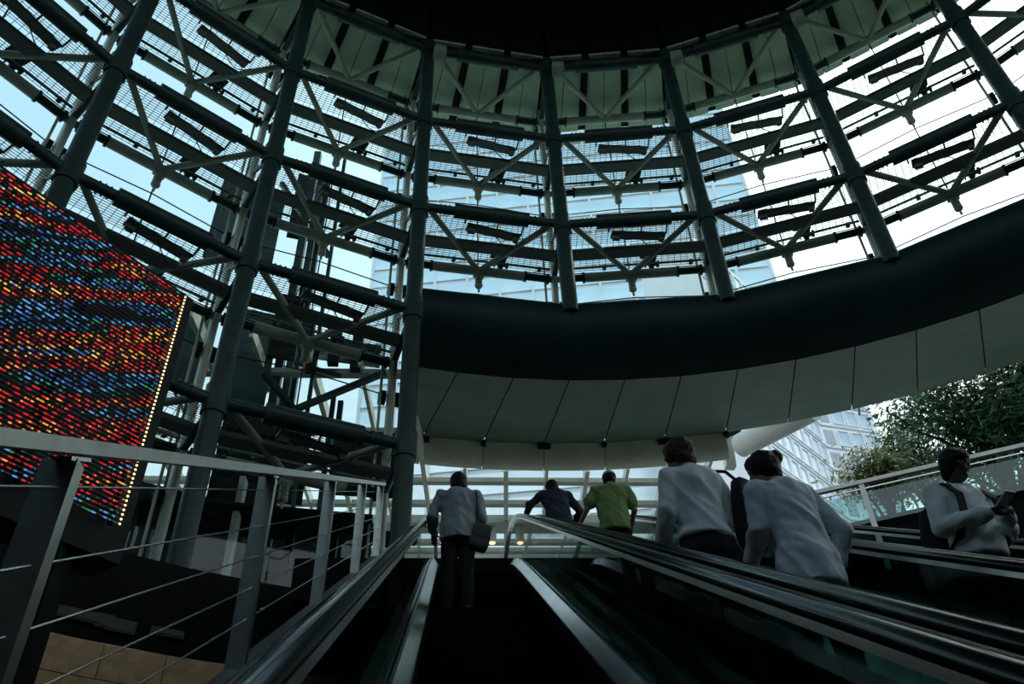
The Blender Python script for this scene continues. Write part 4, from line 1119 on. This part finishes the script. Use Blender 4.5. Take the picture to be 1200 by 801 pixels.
# 2 dark shirt, leaning on the rail near the top of the middle escalator
y, z = step_at(1, 39)
person((1.62, y, z), radians(6), 1.78, 'person in dark navy clothes, bent over near the top of the middle escalator', lean=0.22, side=-0.04, nod=0.25,
    armL=((-0.42, 0.10, 1.22), (-0.46, 0.28, 1.02)), armR=((0.38, 0.12, 1.16), (0.32, 0.36, 1.04)), shirt='cloth_navy', hem=0.84, wide=1.05, seed=3, hairstyle='full')
# 3 green T-shirt and cap
y, z = step_at(1, 34)
person((2.07, y, z), radians(0), 1.76, 'person in a green T-shirt and grey cap on the middle escalator', lean=0.03, side=0.0, nod=0.15, turn=-0.15,
    armL=((-0.33, 0.02, 1.18), (-0.44, 0.14, 0.99)), armR=((0.28, 0.0, 1.14), (0.25, 0.2, 1.0)), shirt='cloth_green', sleeve=0.72, hem=0.82, wide=1.12, seed=4, hairstyle='cap', hair='hair_black')
# 4 white shirt, brown hair
y, z = step_at(1, 22)
p4, M4, J4 = person((1.66, y, z), radians(10), 1.86, 'person in a white shirt with short brown hair on the middle escalator', lean=0.06, side=-0.03, nod=0.14, turn=0.45,
    armL=((-0.225, 0.0, 1.15), (-0.23, 0.18, 0.98)), armR=((0.215, 0.05, 1.14), (0.16, 0.26, 1.10)), shirt='cloth_white', hem=0.97, wide=0.84, seed=6, hair='hair_brown', hairstyle='short')
bag(M4, (0.285, -0.08, 1.15), (0.20, 0.10, 0.48), (0, 0.06, 0.35), 'cloth_black', 'black tote bag hanging between the two people in white shirts',
    [(0.27, -0.08, 1.37), (0.20, -0.06, 1.46), (0.165, 0.0, 1.495)], 'tote_bag', False)
# 5 untucked pale shirt, hair in a bun
y, z = step_at(1, 21)
p5, M5, J5 = person((2.12, y, z), radians(12), 1.74, 'person in an untucked pale grey shirt with dark hair in a bun', lean=0.10, side=-0.06, nod=0.18, turn=0.7,
    armL=((-0.235, 0.05, 1.16), (-0.21, 0.26, 1.03)), armR=((0.29, -0.05, 1.14), (0.25, 0.10, 0.95)), shirt='cloth_grey', hem=0.76, wide=0.96, seed=8, hairstyle='bun')
# 6 facing the camera, phone in hand, on the right escalator
y, z = step_at(2, 22)
p6, M6, J6 = person((3.50, y, z), radians(180+14), 1.72, 'person in a white shirt looking down at a phone on the rightmost escalator', lean=0.04, side=0.02, nod=0.42, turn=-0.1,
    armL=((-0.28, 0.03, 1.13), (-0.075, 0.25, 1.16)), armR=((0.28, 0.03, 1.13), (0.075, 0.25, 1.16)), shirt='cloth_white', hem=0.95, wide=1.04, seed=10, hairstyle='short', skin='skin_shade', face=True)
t = thing('smartphone', M6 @ Vector((0, 0.36, 1.26)), 'smartphone held in both hands of the person facing the camera', 'phone')
Q = Matrix.Rotation(radians(-68), 3, 'X')
MB().box((0, 0.345, 1.205), (0.085, 0.010, 0.155), Q).build('case', 'phone_white', t, False, M6)
MB().box(Vector((0, 0.345, 1.205))+Q @ Vector((0, -0.0065, 0)), (0.076, 0.003, 0.145), Q).build('screen', 'phone', t, False, M6)
t = thing('backpack', M6 @ Vector((0, -0.2, 1.2)), 'dark backpack worn by the person facing the camera', 'bag')
MB().loft([((0.03, -0.20, 0.88), (0.15, 0, 0), (0, 0.06, 0)), ((0.03, -0.23, 0.95), (0.18, 0, 0), (0, 0.10, 0)), ((0.03, -0.23, 1.2), (0.18, 0, 0), (0, 0.11, 0)), ((0.03, -0.20, 1.38), (0.15, 0, 0), (0, 0.08, 0)), ((0.03, -0.18, 1.43), (0.09, 0, 0), (0, 0.04, 0))], 16).build('pack', 'cloth_black', t, True, M6)
for s_ in (-1, 1):
    mb = MB(); pts = [Vector((s_*0.12, -0.16, 1.42)), Vector((s_*0.135, -0.05, 1.505)), Vector((s_*0.14, 0.07, 1.46)), Vector((s_*0.15, 0.155, 1.34)), Vector((s_*0.17, 0.155, 1.2)), Vector((s_*0.19, 0.06, 1.06)), Vector((s_*0.17, -0.12, 0.98))]
    rings = []
    for i, q in enumerate(pts):
        nn = (q - Vector((s_*0.1, 0, 1.25))).normalized(); rings.append([q+Vector((-0.032, 0, 0))+nn*0.012, q+Vector((0.032, 0, 0))+nn*0.012, q+Vector((0.032, 0, 0))-nn*0.004, q+Vector((-0.032, 0, 0))-nn*0.004])
    mb.sweep(rings).build('strap', 'cloth_black', t, False, M6)
